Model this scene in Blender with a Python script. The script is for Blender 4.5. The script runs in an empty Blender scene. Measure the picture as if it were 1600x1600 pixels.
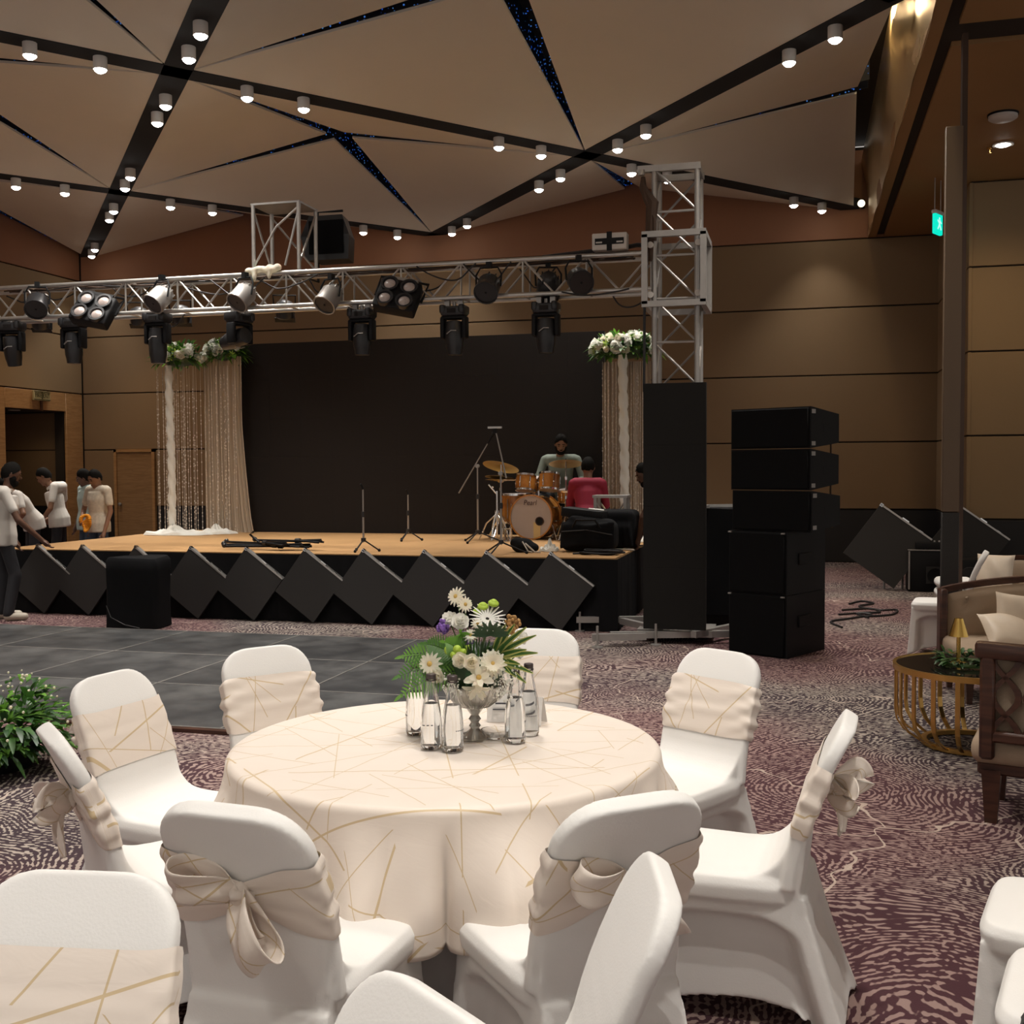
import bpy, math, random
from mathutils import Matrix, Vector, Euler, noise as mnoise
scene = bpy.context.scene
COL = scene.collection
PI = math.pi
random.seed(7)

# ------------------------------------------------------------------ camera, world, exposure
cam_data = bpy.data.cameras.new('camera')
cam_data.sensor_width = 36.0
cam_data.lens = 36.0 * 1719.5 / 1600.0
cam_data.clip_start = 0.05
cam = bpy.data.objects.new('camera', cam_data)
COL.objects.link(cam)
YAW, PITCH, ROLL = 0.2578, 0.0404, -0.0052
_r = Vector((math.cos(YAW), math.sin(YAW), 0)); _d = Vector((-math.sin(YAW), math.cos(YAW), 0)); _z = Vector((0, 0, 1))
_f = _d * math.cos(PITCH) - _z * math.sin(PITCH); _u = _d * math.sin(PITCH) + _z * math.cos(PITCH)
_re = _r * math.cos(ROLL) + _u * math.sin(ROLL); _ue = _u * math.cos(ROLL) - _r * math.sin(ROLL)
M = Matrix.Identity(4)
for i in range(3):
    M[i][0], M[i][1], M[i][2] = _re[i], _ue[i], -_f[i]
M[2][3] = 1.65
cam.matrix_world = M
scene.camera = cam

scene.view_settings.view_transform = 'Standard'
scene.view_settings.look = 'None'
scene.view_settings.gamma = 1.0
scene.view_settings.use_curve_mapping = False
scene.view_settings.exposure = 0.0

world = bpy.data.worlds.new('world'); scene.world = world
world.use_nodes = True
bg = world.node_tree.nodes['Background']
bg.inputs['Color'].default_value = (1.0, 0.94, 0.87, 1)
bg.inputs['Strength'].default_value = 0.50
SPOT_POWER = 275.0
try:
    scene.cycles.caustics_reflective = False
except Exception:
    pass

def lamp(name, kind, loc, power, color, rot=(0, 0, 0), size=0.1, angle=120, blend=0.6):
    l = bpy.data.lights.new(name, kind); l.energy = power; l.color = color
    if kind == 'SPOT':
        l.spot_size = math.radians(angle); l.spot_blend = blend; l.shadow_soft_size = size
    elif kind == 'AREA':
        l.size = size
    else:
        l.shadow_soft_size = size
    o = bpy.data.objects.new(name, l); COL.objects.link(o)
    o.location = loc; o.rotation_euler = rot
    return o

# ------------------------------------------------------------------ node and material helpers
class NT:
    def __init__(s, name):
        s.m = bpy.data.materials.new(name); s.m.use_nodes = True
        s.t = s.m.node_tree; s.b = s.t.nodes['Principled BSDF']
    def n(s, kind, props=None, **inp):
        x = s.t.nodes.new('ShaderNode' + kind)
        for k, v in (props or {}).items(): setattr(x, k, v)
        for k, v in inp.items():
            key = int(k[1:]) if k[0] == '_' and k[1:].isdigit() else k.replace('_', ' ')
            s.set(x.inputs[key], v)
        return x
    def set(s, sock, v):
        if hasattr(v, 'links') or isinstance(v, bpy.types.NodeSocket): s.t.links.new(v, sock)
        elif isinstance(v, bpy.types.Node): s.t.links.new(v.outputs[0], sock)
        else:
            if sock.type == 'RGBA' and len(v) == 3: v = (*v, 1)
            sock.default_value = v
    def math(s, op, a, b=0.0, c=None):
        x = s.t.nodes.new('ShaderNodeMath'); x.operation = op
        s.set(x.inputs[0], a); s.set(x.inputs[1], b)
        if c is not None: s.set(x.inputs[2], c)
        return x.outputs[0]
    def mix(s, f, a, b):
        x = s.t.nodes.new('ShaderNodeMix'); x.data_type = 'RGBA'
        s.set(x.inputs[0], f); s.set(x.inputs[6], a); s.set(x.inputs[7], b)
        return x.outputs[2]
    def ramp(s, f, lo, hi):
        x = s.t.nodes.new('ShaderNodeMapRange'); x.interpolation_type = 'SMOOTHSTEP'
        s.set(x.inputs[0], f); s.set(x.inputs[1], lo); s.set(x.inputs[2], hi)
        return x.outputs[0]
    def out(s, **inp):
        for k, v in inp.items(): s.set(s.b.inputs[k.replace('_', ' ')], v)
        return s.m

def plain(name, col, rough=0.6, metal=0.0, var=0.12, scale=6.0, bump=0.0, **kw):
    k = NT(name)
    tc = k.n('TexCoord')
    nz = k.n('TexNoise', Vector=tc.outputs['Object'], Scale=scale, Detail=4.0)
    lo = tuple(c * (1 - var) for c in col); hi = tuple(min(1, c * (1 + var)) for c in col)
    k.out(Base_Color=k.mix(nz.outputs[0], lo, hi), Roughness=rough, Metallic=metal, **kw)
    if bump:
        bp = k.n('Bump', Strength=bump, Distance=0.01, Height=k.n('TexNoise', Vector=tc.outputs['Object'], Scale=scale * 30).outputs[0])
        k.out(Normal=bp.outputs[0])
    return k.m

def wood(name, a, b, rough=0.45, scale=(1.5, 1.5, 14)):
    k = NT(name); tc = k.n('TexCoord')
    mp = k.n('Mapping', Vector=tc.outputs['Object'], Scale=scale)
    nz = k.n('TexNoise', Vector=mp.outputs[0], Scale=2.0, Detail=6.0, Distortion=1.2)
    return k.out(Base_Color=k.mix(k.ramp(nz.outputs[0], 0.3, 0.7), a, b), Roughness=rough)

def emitter(name, col, strength):
    k = NT(name); return k.out(Base_Color=(0, 0, 0), Emission_Color=col, Emission_Strength=strength)

MT = {}
MT['white_cloth'] = plain('white_stretch_fabric', (0.80, 0.785, 0.76), 0.75, var=0.02, bump=0.05, Sheen_Weight=0.15)
MT['black'] = plain('black_paint', (0.006, 0.006, 0.007), 0.6, Specular_IOR_Level=0.25)
MT['led_dark'] = plain('led_column_face', (0.010, 0.009, 0.008), 0.7, Specular_IOR_Level=0.2)
MT['black_matt'] = plain('black_matt', (0.008, 0.008, 0.009), 0.85)
MT['black_plastic'] = plain('black_plastic', (0.018, 0.018, 0.02), 0.35)
MT['black_fabric'] = plain('black_fabric', (0.008, 0.008, 0.009), 0.9, bump=0.2, Specular_IOR_Level=0.15)
MT['grille'] = plain('speaker_grille', (0.003, 0.003, 0.0035), 0.8, scale=40, bump=0.4, Specular_IOR_Level=0.15)
MT['led'] = plain('led_screen_face', (0.014, 0.011, 0.010), 0.7, scale=60, Specular_IOR_Level=0.25)
MT['led_tile'] = plain('led_tile_face', (0.022, 0.020, 0.019), 0.6, scale=60)
MT['alu'] = plain('aluminium_truss', (0.55, 0.53, 0.50), 0.38, 0.85, scale=12)
MT['steel'] = plain('dull_steel', (0.40, 0.38, 0.36), 0.45, 0.7, scale=12)
MT['chrome'] = plain('chrome', (0.8, 0.8, 0.8), 0.15, 1.0, var=0.03)
MT['brass'] = plain('brushed_brass', (0.62, 0.38, 0.12), 0.3, 1.0)
MT['gold'] = plain('gold_lamp_metal', (0.75, 0.50, 0.14), 0.25, 1.0)
MT['bronze'] = plain('bronze_fascia', (0.66, 0.48, 0.25), 0.32, 0.8, scale=1.2)
MT['cream_panel'] = plain('cream_ceiling_panel', (0.76, 0.70, 0.585), 0.85, var=0.03, scale=2)
MT['soffit'] = plain('brown_soffit', (0.33, 0.18, 0.07), 0.7, scale=0.8)
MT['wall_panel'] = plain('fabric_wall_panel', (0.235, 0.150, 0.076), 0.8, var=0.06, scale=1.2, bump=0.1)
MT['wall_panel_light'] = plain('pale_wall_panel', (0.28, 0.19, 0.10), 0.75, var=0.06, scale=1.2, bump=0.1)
MT['upper_panel'] = plain('red_brown_wall_panel', (0.30, 0.135, 0.066), 0.7, var=0.1, scale=1.0)
MT['dado'] = plain('black_dado', (0.010, 0.009, 0.010), 0.6)
MT['partition'] = plain('brown_grey_partition', (0.12, 0.078, 0.046), 0.5, var=0.05, scale=1.0)
MT['groove'] = plain('dark_groove', (0.02, 0.012, 0.006), 0.8)
MT['oak'] = wood('golden_oak_veneer', (0.36, 0.19, 0.075), (0.47, 0.27, 0.115))
MT['door_wood'] = wood('door_veneer', (0.27, 0.155, 0.07), (0.35, 0.21, 0.10))
MT['dark_brown'] = plain('dark_brown_lacquer', (0.05, 0.024, 0.012), 0.5)
MT['dark_wood'] = wood('dark_mahogany', (0.036, 0.013, 0.008), (0.072, 0.027, 0.015), 0.35)
MT['upholstery'] = plain('beige_upholstery', (0.36, 0.27, 0.19), 0.85, bump=0.15)
MT['cushion'] = plain('pale_cushion_satin', (0.66, 0.55, 0.43), 0.5, scale=10)
MT['stage_carpet'] = plain('tan_stage_carpet', (0.40, 0.225, 0.09), 0.9, var=0.12, scale=2.5, bump=0.3)
MT['black_glass'] = plain('smoked_glass_top', (0.012, 0.010, 0.009), 0.06)
MT['glass'] = NT('clear_glass').out(Base_Color=(1, 1, 1), Roughness=0.0, Transmission_Weight=1.0, IOR=1.45)
MT['water'] = NT('water').out(Base_Color=(0.97, 0.99, 1), Roughness=0.0, Transmission_Weight=1.0, IOR=1.33)
MT['cap'] = plain('dark_bottle_cap', (0.05, 0.035, 0.035), 0.4)
MT['label'] = plain('printed_label', (0.05, 0.05, 0.06), 0.6)
MT['white_paper'] = plain('white_card', (0.82, 0.80, 0.77), 0.7, var=0.03)
MT['lens'] = emitter('lamp_lens', (1.0, 0.95, 0.88), 30.0)
MT['housing'] = plain('white_lamp_housing', (0.62, 0.58, 0.54), 0.5)
MT['green_sign'] = emitter('green_exit_sign', (0.0, 0.85, 0.62), 1.0)
MT['white_glow'] = emitter('white_sign_figure', (0.55, 1.0, 0.9), 1.0)
MT['sign_face'] = plain('pale_sign_face', (0.40, 0.34, 0.17), 0.6)
MT['sign_letter'] = plain('sign_letter', (0.62, 0.56, 0.36), 0.6)
MT['sign_dark'] = plain('sign_dark_green', (0.07, 0.06, 0.02), 0.6)
MT['leaf'] = plain('leaf_green', (0.045, 0.13, 0.022), 0.5, var=0.35, scale=12)
MT['leaf_bright'] = plain('fern_green', (0.13, 0.30, 0.035), 0.5, var=0.3, scale=14)
MT['fern_deep'] = plain('deep_fern_green', (0.06, 0.17, 0.02), 0.5, var=0.3, scale=14)
MT['leaf_dark'] = plain('dark_leaf', (0.018, 0.055, 0.016), 0.45, var=0.3, scale=12)
MT['leaf_yellow'] = plain('pale_leaf_edge', (0.50, 0.50, 0.16), 0.5, var=0.2, scale=14)
MT['petal'] = plain('cream_petal', (0.92, 0.87, 0.74), 0.6, var=0.05, scale=20, Subsurface_Weight=0.1)
MT['petal_white'] = plain('white_petal', (0.93, 0.92, 0.87), 0.6, var=0.04, scale=20)
MT['purple'] = plain('purple_floret', (0.21, 0.10, 0.40), 0.6, var=0.3, scale=40)
MT['lime'] = plain('lime_button_flower', (0.36, 0.50, 0.05), 0.6, var=0.2, scale=40)
MT['yellow_centre'] = plain('yellow_flower_centre', (0.58, 0.38, 0.10), 0.7)
MT['rust'] = plain('rust_flower', (0.42, 0.23, 0.08), 0.7, var=0.3, scale=30)
MT['stem'] = plain('green_stem', (0.10, 0.17, 0.05), 0.6)
MT['skin'] = plain('brown_skin', (0.22, 0.105, 0.058), 0.5, var=0.06, Subsurface_Weight=0.05)
MT['skin_dark'] = plain('dark_brown_skin', (0.115, 0.052, 0.030), 0.5, var=0.06)
MT['hair'] = plain('black_hair', (0.007, 0.006, 0.005), 0.85, scale=30, Specular_IOR_Level=0.1)
MT['eye'] = plain('dark_eye', (0.01, 0.008, 0.007), 0.2)
MT['lip'] = plain('lip', (0.16, 0.055, 0.04), 0.5)
MT['shirt_sage'] = plain('sage_shirt', (0.20, 0.235, 0.20), 0.85, bump=0.1)
MT['shirt_red'] = plain('crimson_shirt', (0.26, 0.010, 0.035), 0.8, bump=0.1)
MT['shirt_white'] = plain('white_shirt', (0.62, 0.58, 0.53), 0.85, bump=0.1)
MT['shirt_print'] = plain('cream_printed_shirt', (0.55, 0.48, 0.38), 0.85, var=0.3, scale=25)
MT['shirt_blue'] = plain('pale_blue_green_shirt', (0.38, 0.47, 0.45), 0.85)
MT['trousers'] = plain('dark_trousers', (0.018, 0.018, 0.022), 0.85)
MT['jeans'] = plain('blue_jeans', (0.06, 0.085, 0.13), 0.85)
MT['shoe'] = plain('pale_shoe', (0.45, 0.40, 0.33), 0.6)
MT['orange'] = plain('orange_cloth', (0.80, 0.30, 0.01), 0.7, var=0.2, scale=30)
MT['drum_wood'] = wood('amber_lacquer', (0.46, 0.17, 0.03), (0.62, 0.28, 0.06), 0.15, (3, 3, 3))
MT['drum_head'] = plain('drum_head', (0.50, 0.42, 0.38), 0.5, var=0.06)
MT['cymbal'] = plain('cymbal_bronze', (0.66, 0.48, 0.22), 0.38, 0.55)
MT['lens_glass'] = plain('blinder_lens', (0.48, 0.40, 0.37), 0.25, var=0.25, scale=60)
MT['par_face'] = plain('par_lens_face', (0.028, 0.022, 0.021), 0.3, scale=60)
MT['sheer'] = NT('sheer_curtain').out(Base_Color=(0.56, 0.46, 0.35), Roughness=0.9, Alpha=0.80)
MT['bead'] = plain('glass_bead', (0.66, 0.58, 0.50), 0.1, var=0.2, scale=90)
MT['cable'] = plain('black_cable', (0.012, 0.011, 0.012), 0.5)
MT['cable_pale'] = plain('pale_cable', (0.42, 0.36, 0.30), 0.5)
MT['strap'] = plain('brown_strap', (0.06, 0.032, 0.018), 0.8)
MT['silver_glass'] = plain('silvered_glass', (0.62, 0.60, 0.56), 0.12, 0.7, var=0.15, scale=40)
MT['soil'] = plain('dark_soil', (0.015, 0.012, 0.010), 0.9)
MT['table_skirt'] = plain('grey_white_underskirt', (0.62, 0.59, 0.57), 0.8, var=0.03)

def thin(name, amount):          # light passes through petals and leaves
    t = MT[name].node_tree; b = t.nodes['Principled BSDF']; o = t.nodes['Material Output']
    tr = t.nodes.new('ShaderNodeBsdfTranslucent'); mx = t.nodes.new('ShaderNodeMixShader'); mx.inputs[0].default_value = amount
    src = b.inputs['Base Color'].links[0].from_socket; t.links.new(src, tr.inputs['Color'])
    t.links.new(b.outputs[0], mx.inputs[1]); t.links.new(tr.outputs[0], mx.inputs[2]); t.links.new(mx.outputs[0], o.inputs['Surface'])
for n_, a_ in (('petal', .42), ('petal_white', .42), ('leaf', .25), ('leaf_bright', .3), ('fern_deep', .25), ('leaf_yellow', .3)): thin(n_, a_)
def m_gold_cloth():
    k = NT('cream_cloth_with_gold_lines'); uv = k.n('TexCoord').outputs['UV']
    f = 0.0
    # families of long straight printed lines, each broken into segments
    for q, (ang_, per, off) in enumerate(((12, .21, .03), (41, .27, .11), (73, .23, .07), (104, .25, .02), (133, .22, .16), (158, .29, .09))):
        mp = k.n('Mapping', Vector=uv, Rotation=(0, 0, math.radians(ang_)), Location=(off, off * 2.3, 0))
        sx = k.n('SeparateXYZ', Vector=mp.outputs[0])
        wob = k.math('MULTIPLY', k.math('SINE', k.math('MULTIPLY', sx.outputs[0], 9.0 + q)), .05)
        fr_ = k.math('FRACT', k.math('DIVIDE', k.math('ADD', sx.outputs[0], wob), per))
        ln = k.math('LESS_THAN', k.math('ABSOLUTE', k.math('SUBTRACT', fr_, 0.5)), 0.0022 / per)
        nz = k.n('TexNoise', {'noise_dimensions': '2D'}, Vector=k.n('Mapping', Vector=mp.outputs[0], Location=(q * 5.1, 0, 0), Scale=(5.0, 3.4, 1)).outputs[0], Scale=1.0, Detail=0.0)
        f = k.math('MAXIMUM', f, k.math('MULTIPLY', ln, k.math('GREATER_THAN', nz.outputs[0], 0.43)))
    obj = k.n('TexCoord').outputs['Object']
    nz = k.n('TexNoise', Vector=obj, Scale=7.0, Detail=3.0)
    mp2 = k.n('Mapping', Vector=uv, Scale=(7, 24, 1), Rotation=(0, 0, 0.2))
    cr = k.n('TexNoise', Vector=mp2.outputs[0], Scale=1.0, Detail=3.0, Distortion=0.8)
    bp = k.n('Bump', Strength=0.12, Distance=0.01, Height=cr.outputs[0])
    base = k.mix(nz.outputs[0], (0.77, 0.675, 0.595), (0.81, 0.725, 0.645))
    return k.out(Base_Color=k.mix(k.math('MULTIPLY', f, 0.75), base, (0.56, 0.40, 0.18)), Roughness=0.55, Normal=bp.outputs[0], Sheen_Weight=0.1)
MT['gold_cloth'] = m_gold_cloth()

def m_carpet():
    k = NT('patterned_carpet'); p = k.n('TexCoord').outputs['Object']
    wn = k.n('TexNoise', Vector=p, Scale=0.9, Detail=2.0)
    off = k.n('VectorMath', {'operation': 'SCALE'}, _0=wn.outputs['Color'], Scale=0.9)
    wp = k.n('VectorMath', {'operation': 'ADD'}, _0=p, _1=off.outputs[0]).outputs[0]
    vo = k.n('TexVoronoi', {'feature': 'F1', 'voronoi_dimensions': '2D'}, Vector=wp, Scale=0.62)
    d = vo.outputs['Distance']
    ring = k.math('SINE', k.math('MULTIPLY', d, 2 * PI / 0.0185))
    # dashes: break each ring up along its length
    dn = k.n('TexNoise', Vector=wp, Scale=38.0, Detail=1.0, Roughness=0.4)
    dash = k.math('MULTIPLY', k.math('SUBTRACT', dn.outputs[0], 0.5), 8.0)
    big = k.n('TexNoise', Vector=p, Scale=0.55, Detail=2.0)
    bias = k.math('MULTIPLY', k.math('SUBTRACT', big.outputs[0], 0.5), 2.6)
    v = k.math('ADD', k.math('ADD', ring, dash), bias)
    f = k.ramp(v, 0.05, 0.70)
    reg = k.n('TexNoise', Vector=k.n('Mapping', Vector=p, Location=(7, 3, 0)).outputs[0], Scale=0.42, Detail=1.5)
    rr = k.ramp(reg.outputs[0], 0.46, 0.66)
    light = k.mix(rr, (0.28, 0.185, 0.165), (0.345, 0.295, 0.25))
    dark = k.mix(rr, (0.052, 0.014, 0.020), (0.026, 0.012, 0.018))
    c = k.mix(f, dark, light)
    v2 = k.n('TexVoronoi', {'feature': 'DISTANCE_TO_EDGE', 'voronoi_dimensions': '2D'},
             Vector=k.n('VectorMath', {'operation': 'ADD'}, _0=p, _1=k.n('VectorMath', {'operation': 'SCALE'}, _0=k.n('TexNoise', Vector=p, Scale=2.2, Detail=2.0).outputs['Color'], Scale=0.7).outputs[0]).outputs[0], Scale=0.55)
    ln = k.math('LESS_THAN', v2.outputs['Distance'], 0.003)
    c = k.mix(k.math('MULTIPLY', ln, 0.8), c, (0.50, 0.40, 0.33))
    fine = k.n('TexNoise', Vector=p, Scale=260.0)
    bp = k.n('Bump', Strength=0.35, Distance=0.006, Height=fine.outputs[0])
    return k.out(Base_Color=c, Roughness=0.95, Normal=bp.outputs[0])
MT['carpet'] = m_carpet()

def m_dance():
    k = NT('dance_floor_tile'); p = k.n('TexCoord').outputs['Object']
    a = k.n('TexNoise', Vector=p, Scale=3.0, Detail=6.0, Roughness=0.65)
    b = k.n('TexNoise', Vector=p, Scale=0.9, Detail=2.0)
    f = k.ramp(k.math('MULTIPLY', a.outputs[0], b.outputs[0]), 0.14, 0.40)
    return k.out(Base_Color=k.mix(f, (0.028, 0.029, 0.031), (0.105, 0.105, 0.104)), Roughness=0.42)
MT['dance'] = m_dance()

def m_star():
    k = NT('star_cloth'); p = k.n('TexCoord').outputs['Object']
    v = k.n('TexVoronoi', {'feature': 'F1'}, Vector=p, Scale=20.0)
    dot = k.math('LESS_THAN', v.outputs['Distance'], 0.20)
    hue = k.ramp(k.n('TexNoise', Vector=p, Scale=9.0).outputs[0], 0.35, 0.65)
    k.out(Base_Color=(0.004, 0.004, 0.006), Roughness=0.7, Emission_Color=k.mix(hue, (0.01, 0.12, 0.9), (0.10, 0.32, 0.75)))
    return k.out(Emission_Strength=k.math('MULTIPLY', dot, 0.55))
MT['star'] = m_star()

# ------------------------------------------------------------------ mesh helpers
class MB:
    def __init__(s): s.v = []; s.f = []; s.uv = {}; s.M = None
    def add(s, vs, fs, uvs=None):
        o = len(s.v)
        if s.M is not None: vs = [s.M @ Vector(p) for p in vs]
        s.v += [tuple(p) for p in vs]
        for q in fs: s.f.append(tuple(i + o for i in q))
        if uvs:
            for i, t in enumerate(uvs): s.uv[o + i] = t
        return s
    def box(s, c, d, rot=None, taper=1.0):
        x, y, z = d[0] / 2, d[1] / 2, d[2] / 2
        vs = [(-x, -y, -z), (x, -y, -z), (x, y, -z), (-x, y, -z), (-x * taper, -y * taper, z), (x * taper, -y * taper, z), (x * taper, y * taper, z), (-x * taper, y * taper, z)]
        R = Euler(rot).to_matrix() if rot else Matrix.Identity(3)
        vs = [Vector(c) + R @ Vector(p) for p in vs]
        return s.add(vs, [(3, 2, 1, 0), (4, 5, 6, 7), (0, 1, 5, 4), (1, 2, 6, 5), (2, 3, 7, 6), (3, 0, 4, 7)])
    def rbox(s, c, d, r=0.01, rot=None, k=2):
        # rounded-edge box: lofted rounded rectangles
        R = Euler(rot).to_matrix() if rot else Matrix.Identity(3)
        x, y, z = d[0] / 2, d[1] / 2, d[2] / 2; r = min(r, x, y, z)
        rows = []
        lv = [(-z + r * (1 - math.cos(a)), r * (1 - math.sin(a))) for a in [PI / 2 * i / k for i in range(k + 1)]]
        lv += [(-h, t) for h, t in reversed(lv)]
        for h, t in lv:
            row = []
            for cx, cy, a0 in ((1, 1, 0), (-1, 1, PI / 2), (-1, -1, PI), (1, -1, 3 * PI / 2)):
                for i in range(k + 1):
                    a = a0 + PI / 2 * i / k
                    row.append(Vector(c) + R @ Vector((cx * (x - r) + (r - t) * math.cos(a), cy * (y - r) + (r - t) * math.sin(a), h)))
            rows.append(row)
        return s.loft(rows, True, True)
    def loft(s, rows, close=True, caps=False, uv=None):
        n = len(rows[0]); vs = [p for r in rows for p in r]; fs = []
        for i in range(len(rows) - 1):
            for j in range(n if close else n - 1):
                k = (j + 1) % n
                fs.append((i * n + j, i * n + k, (i + 1) * n + k, (i + 1) * n + j))
        if caps:
            fs.append(tuple(reversed(range(n)))); fs.append(tuple((len(rows) - 1) * n + j for j in range(n)))
        return s.add(vs, fs, [t for r in uv for t in r] if uv else None)
    def tube(s, p0, p1, r0, r1=None, n=8, caps=True):
        return s.path([p0, p1], [r0, r0 if r1 is None else r1], n, caps)
    def path(s, pts, r, n=8, caps=True, closed=False):
        pts = [Vector(p) for p in pts]; m = len(pts)
        if not hasattr(r, '__len__'): r = [r] * m
        rows = []; up = None
        for i in range(m):
            if closed: t = pts[(i + 1) % m] - pts[i - 1]
            else: t = pts[min(i + 1, m - 1)] - pts[max(i - 1, 0)]
            if t.length < 1e-9: t = Vector((0, 0, 1))
            t.normalize()
            if up is None: up = t.orthogonal().normalized()
            up = (up - t * up.dot(t))
            up = up.normalized() if up.length > 1e-6 else t.orthogonal().normalized()
            b = t.cross(up)
            rows.append([pts[i] + (up * math.cos(2 * PI * k / n) + b * math.sin(2 * PI * k / n)) * r[i] for k in range(n)])
        if closed: rows.append(rows[0]); return s.loft(rows, True, False)
        return s.loft(rows, True, caps)
    def lathe(s, prof, n=24, c=(0, 0, 0), axis=None, caps=True):
        R = Matrix.Identity(3)
        if axis is not None: R = Vector((0, 0, 1)).rotation_difference(Vector(axis)).to_matrix()
        rows = [[Vector(c) + R @ Vector((r * math.cos(2 * PI * k / n), r * math.sin(2 * PI * k / n), z)) for k in range(n)] for r, z in prof]
        return s.loft(rows, True, caps)
    def ball(s, c, r, n=10, m=7, rot=None):
        if not hasattr(r, '__len__'): r = (r, r, r)
        R = Euler(rot).to_matrix() if rot else Matrix.Identity(3)
        rows = []
        for i in range(m + 1):
            a = -PI / 2 + PI * max(0.02, min(0.98, i / m)); 
            rows.append([Vector(c) + R @ Vector((r[0] * math.cos(a) * math.cos(2 * PI * k / n), r[1] * math.cos(a) * math.sin(2 * PI * k / n), r[2] * math.sin(a))) for k in range(n)])
        return s.loft(rows, True, True)
    def mesh(s, name, smooth=True, auto=True):
        me = bpy.data.meshes.new(name); me.from_pydata(s.v, [], s.f)
        if s.uv:
            l = me.uv_layers.new(name='UVMap')
            for lp in me.loops: l.data[lp.index].uv = s.uv.get(lp.vertex_index, (0, 0))
        if smooth:
            me.polygons.foreach_set('use_smooth', [True] * len(me.polygons))
            if auto: me.set_sharp_from_angle(angle=math.radians(42))
        me.update()
        return me
    def obj(s, name, mat, parent=None, smooth=True, auto=True):
        return mobj(name, s.mesh(name, smooth, auto), mat, parent)

def mobj(name, me, mat=None, parent=None):
    if mat is not None:
        m = MT[mat] if isinstance(mat, str) else mat
        if not me.materials: me.materials.append(m)
    o = bpy.data.objects.new(name, me); COL.objects.link(o)
    if parent is not None: o.parent = parent
    return o
def tag(o, label, cat, group=None, loc=None, rz=None):
    o['label'] = label; o['category'] = cat
    if group: o['group'] = group
    if loc is not None: o.location = loc
    if rz is not None: o.rotation_euler = (0, 0, rz)
    return o
def thing(name, label, cat, loc=(0, 0, 0), rz=0.0, group=None):
    o = bpy.data.objects.new(name, None); COL.objects.link(o); o.empty_display_size = 0.1
    return tag(o, label, cat, group, loc, rz)
def struct(o): o['kind'] = 'structure'; return o
def stuff(o): o['kind'] = 'stuff'; return o
def dup(root, loc, rz=0.0, label=None, rot=None):
    def cp(o, par):
        c = o.copy(); COL.objects.link(c)
        if par is not None: c.parent = par
        for ch in o.children: cp(ch, c)
        return c
    r = cp(root, None); r.location = loc; r.rotation_euler = rot if rot else (0, 0, rz)
    if label: r['label'] = label
    return r
def remesh(mb, name, voxel=0.01, smooth=4, mat=None, parent=None, factor=0.5):
    me = mb.mesh(name + '_raw', False)
    o = bpy.data.objects.new(name + '_raw', me); COL.objects.link(o)
    r = o.modifiers.new('r', 'REMESH'); r.mode = 'VOXEL'; r.voxel_size = voxel
    if smooth:
        m = o.modifiers.new('s', 'SMOOTH'); m.iterations = smooth; m.factor = factor
    dg = bpy.context.evaluated_depsgraph_get(); dg.update()
    ev = o.evaluated_get(dg)
    out = bpy.data.meshes.new_from_object(ev, depsgraph=dg)
    out.name = name
    bpy.data.objects.remove(o); bpy.data.meshes.remove(me)
    out.materials.clear()
    out.polygons.foreach_set('use_smooth', [True] * len(out.polygons))
    return out
def capsule(mb, p0, p1, r0, r1, n=12):
    mb.path([Vector(p0), Vector(p1)], [r0, r1], n, True); mb.ball(p0, r0, n, 8); mb.ball(p1, r1, n, 8)
def text(name, s, size, mat, parent, loc, rot, extrude=0.002, shear=0.0, sx=1.0):
    cu = bpy.data.curves.new(name, 'FONT'); cu.body = s; cu.size = size; cu.extrude = extrude; cu.shear = shear
    cu.align_x = 'CENTER'; cu.align_y = 'CENTER'
    o = bpy.data.objects.new(name + '_raw', cu); COL.objects.link(o)
    dg = bpy.context.evaluated_depsgraph_get(); dg.update()
    me = bpy.data.meshes.new_from_object(o.evaluated_get(dg), depsgraph=dg); me.name = name
    bpy.data.objects.remove(o)
    me.materials.clear()
    t = mobj(name, me, mat, parent); t.location = loc; t.rotation_euler = rot; t.scale = (sx, 1, 1)
    return t
def lerp(a, b, t): return a + (b - a) * t
def sstep(a, b, x):
    t = max(0, min(1, (x - a) / (b - a))); return t * t * (3 - 2 * t)
ORD = ['first', 'second', 'third', 'fourth', 'fifth', 'sixth', 'seventh', 'eighth', 'ninth', 'tenth', 'eleventh', 'twelfth']
def smooth_path(pts, k=6):
    out = []; P = [Vector(p) for p in pts]
    for i in range(len(P) - 1):
        p0, p1, p2, p3 = P[max(i - 1, 0)], P[i], P[i + 1], P[min(i + 2, len(P) - 1)]
        for j in range(k):
            t = j / k; out.append(.5 * ((2 * p1) + (p2 - p0) * t + (2 * p0 - 5 * p1 + 4 * p2 - p3) * t * t + (3 * p1 - p0 - 3 * p2 + p3) * t ** 3))
    out.append(P[-1]); return out
# ================================================================== SETTING
WY = 19.57                                     # back wall
X0, LA, LB = -14.016, 3.7067, 4.373            # ceiling lattice
ZB, ZP = 5.934, 6.576
BH = (0.91, 2.05, 3.19, 4.33, 5.47)
fl = MB(); fl.add([(-17, -4, 0), (11, -4, 0), (11, 20, 0), (-17, 20, 0)], [(0, 1, 2, 3)])
struct(fl.obj('floor', 'carpet', smooth=False))

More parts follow.
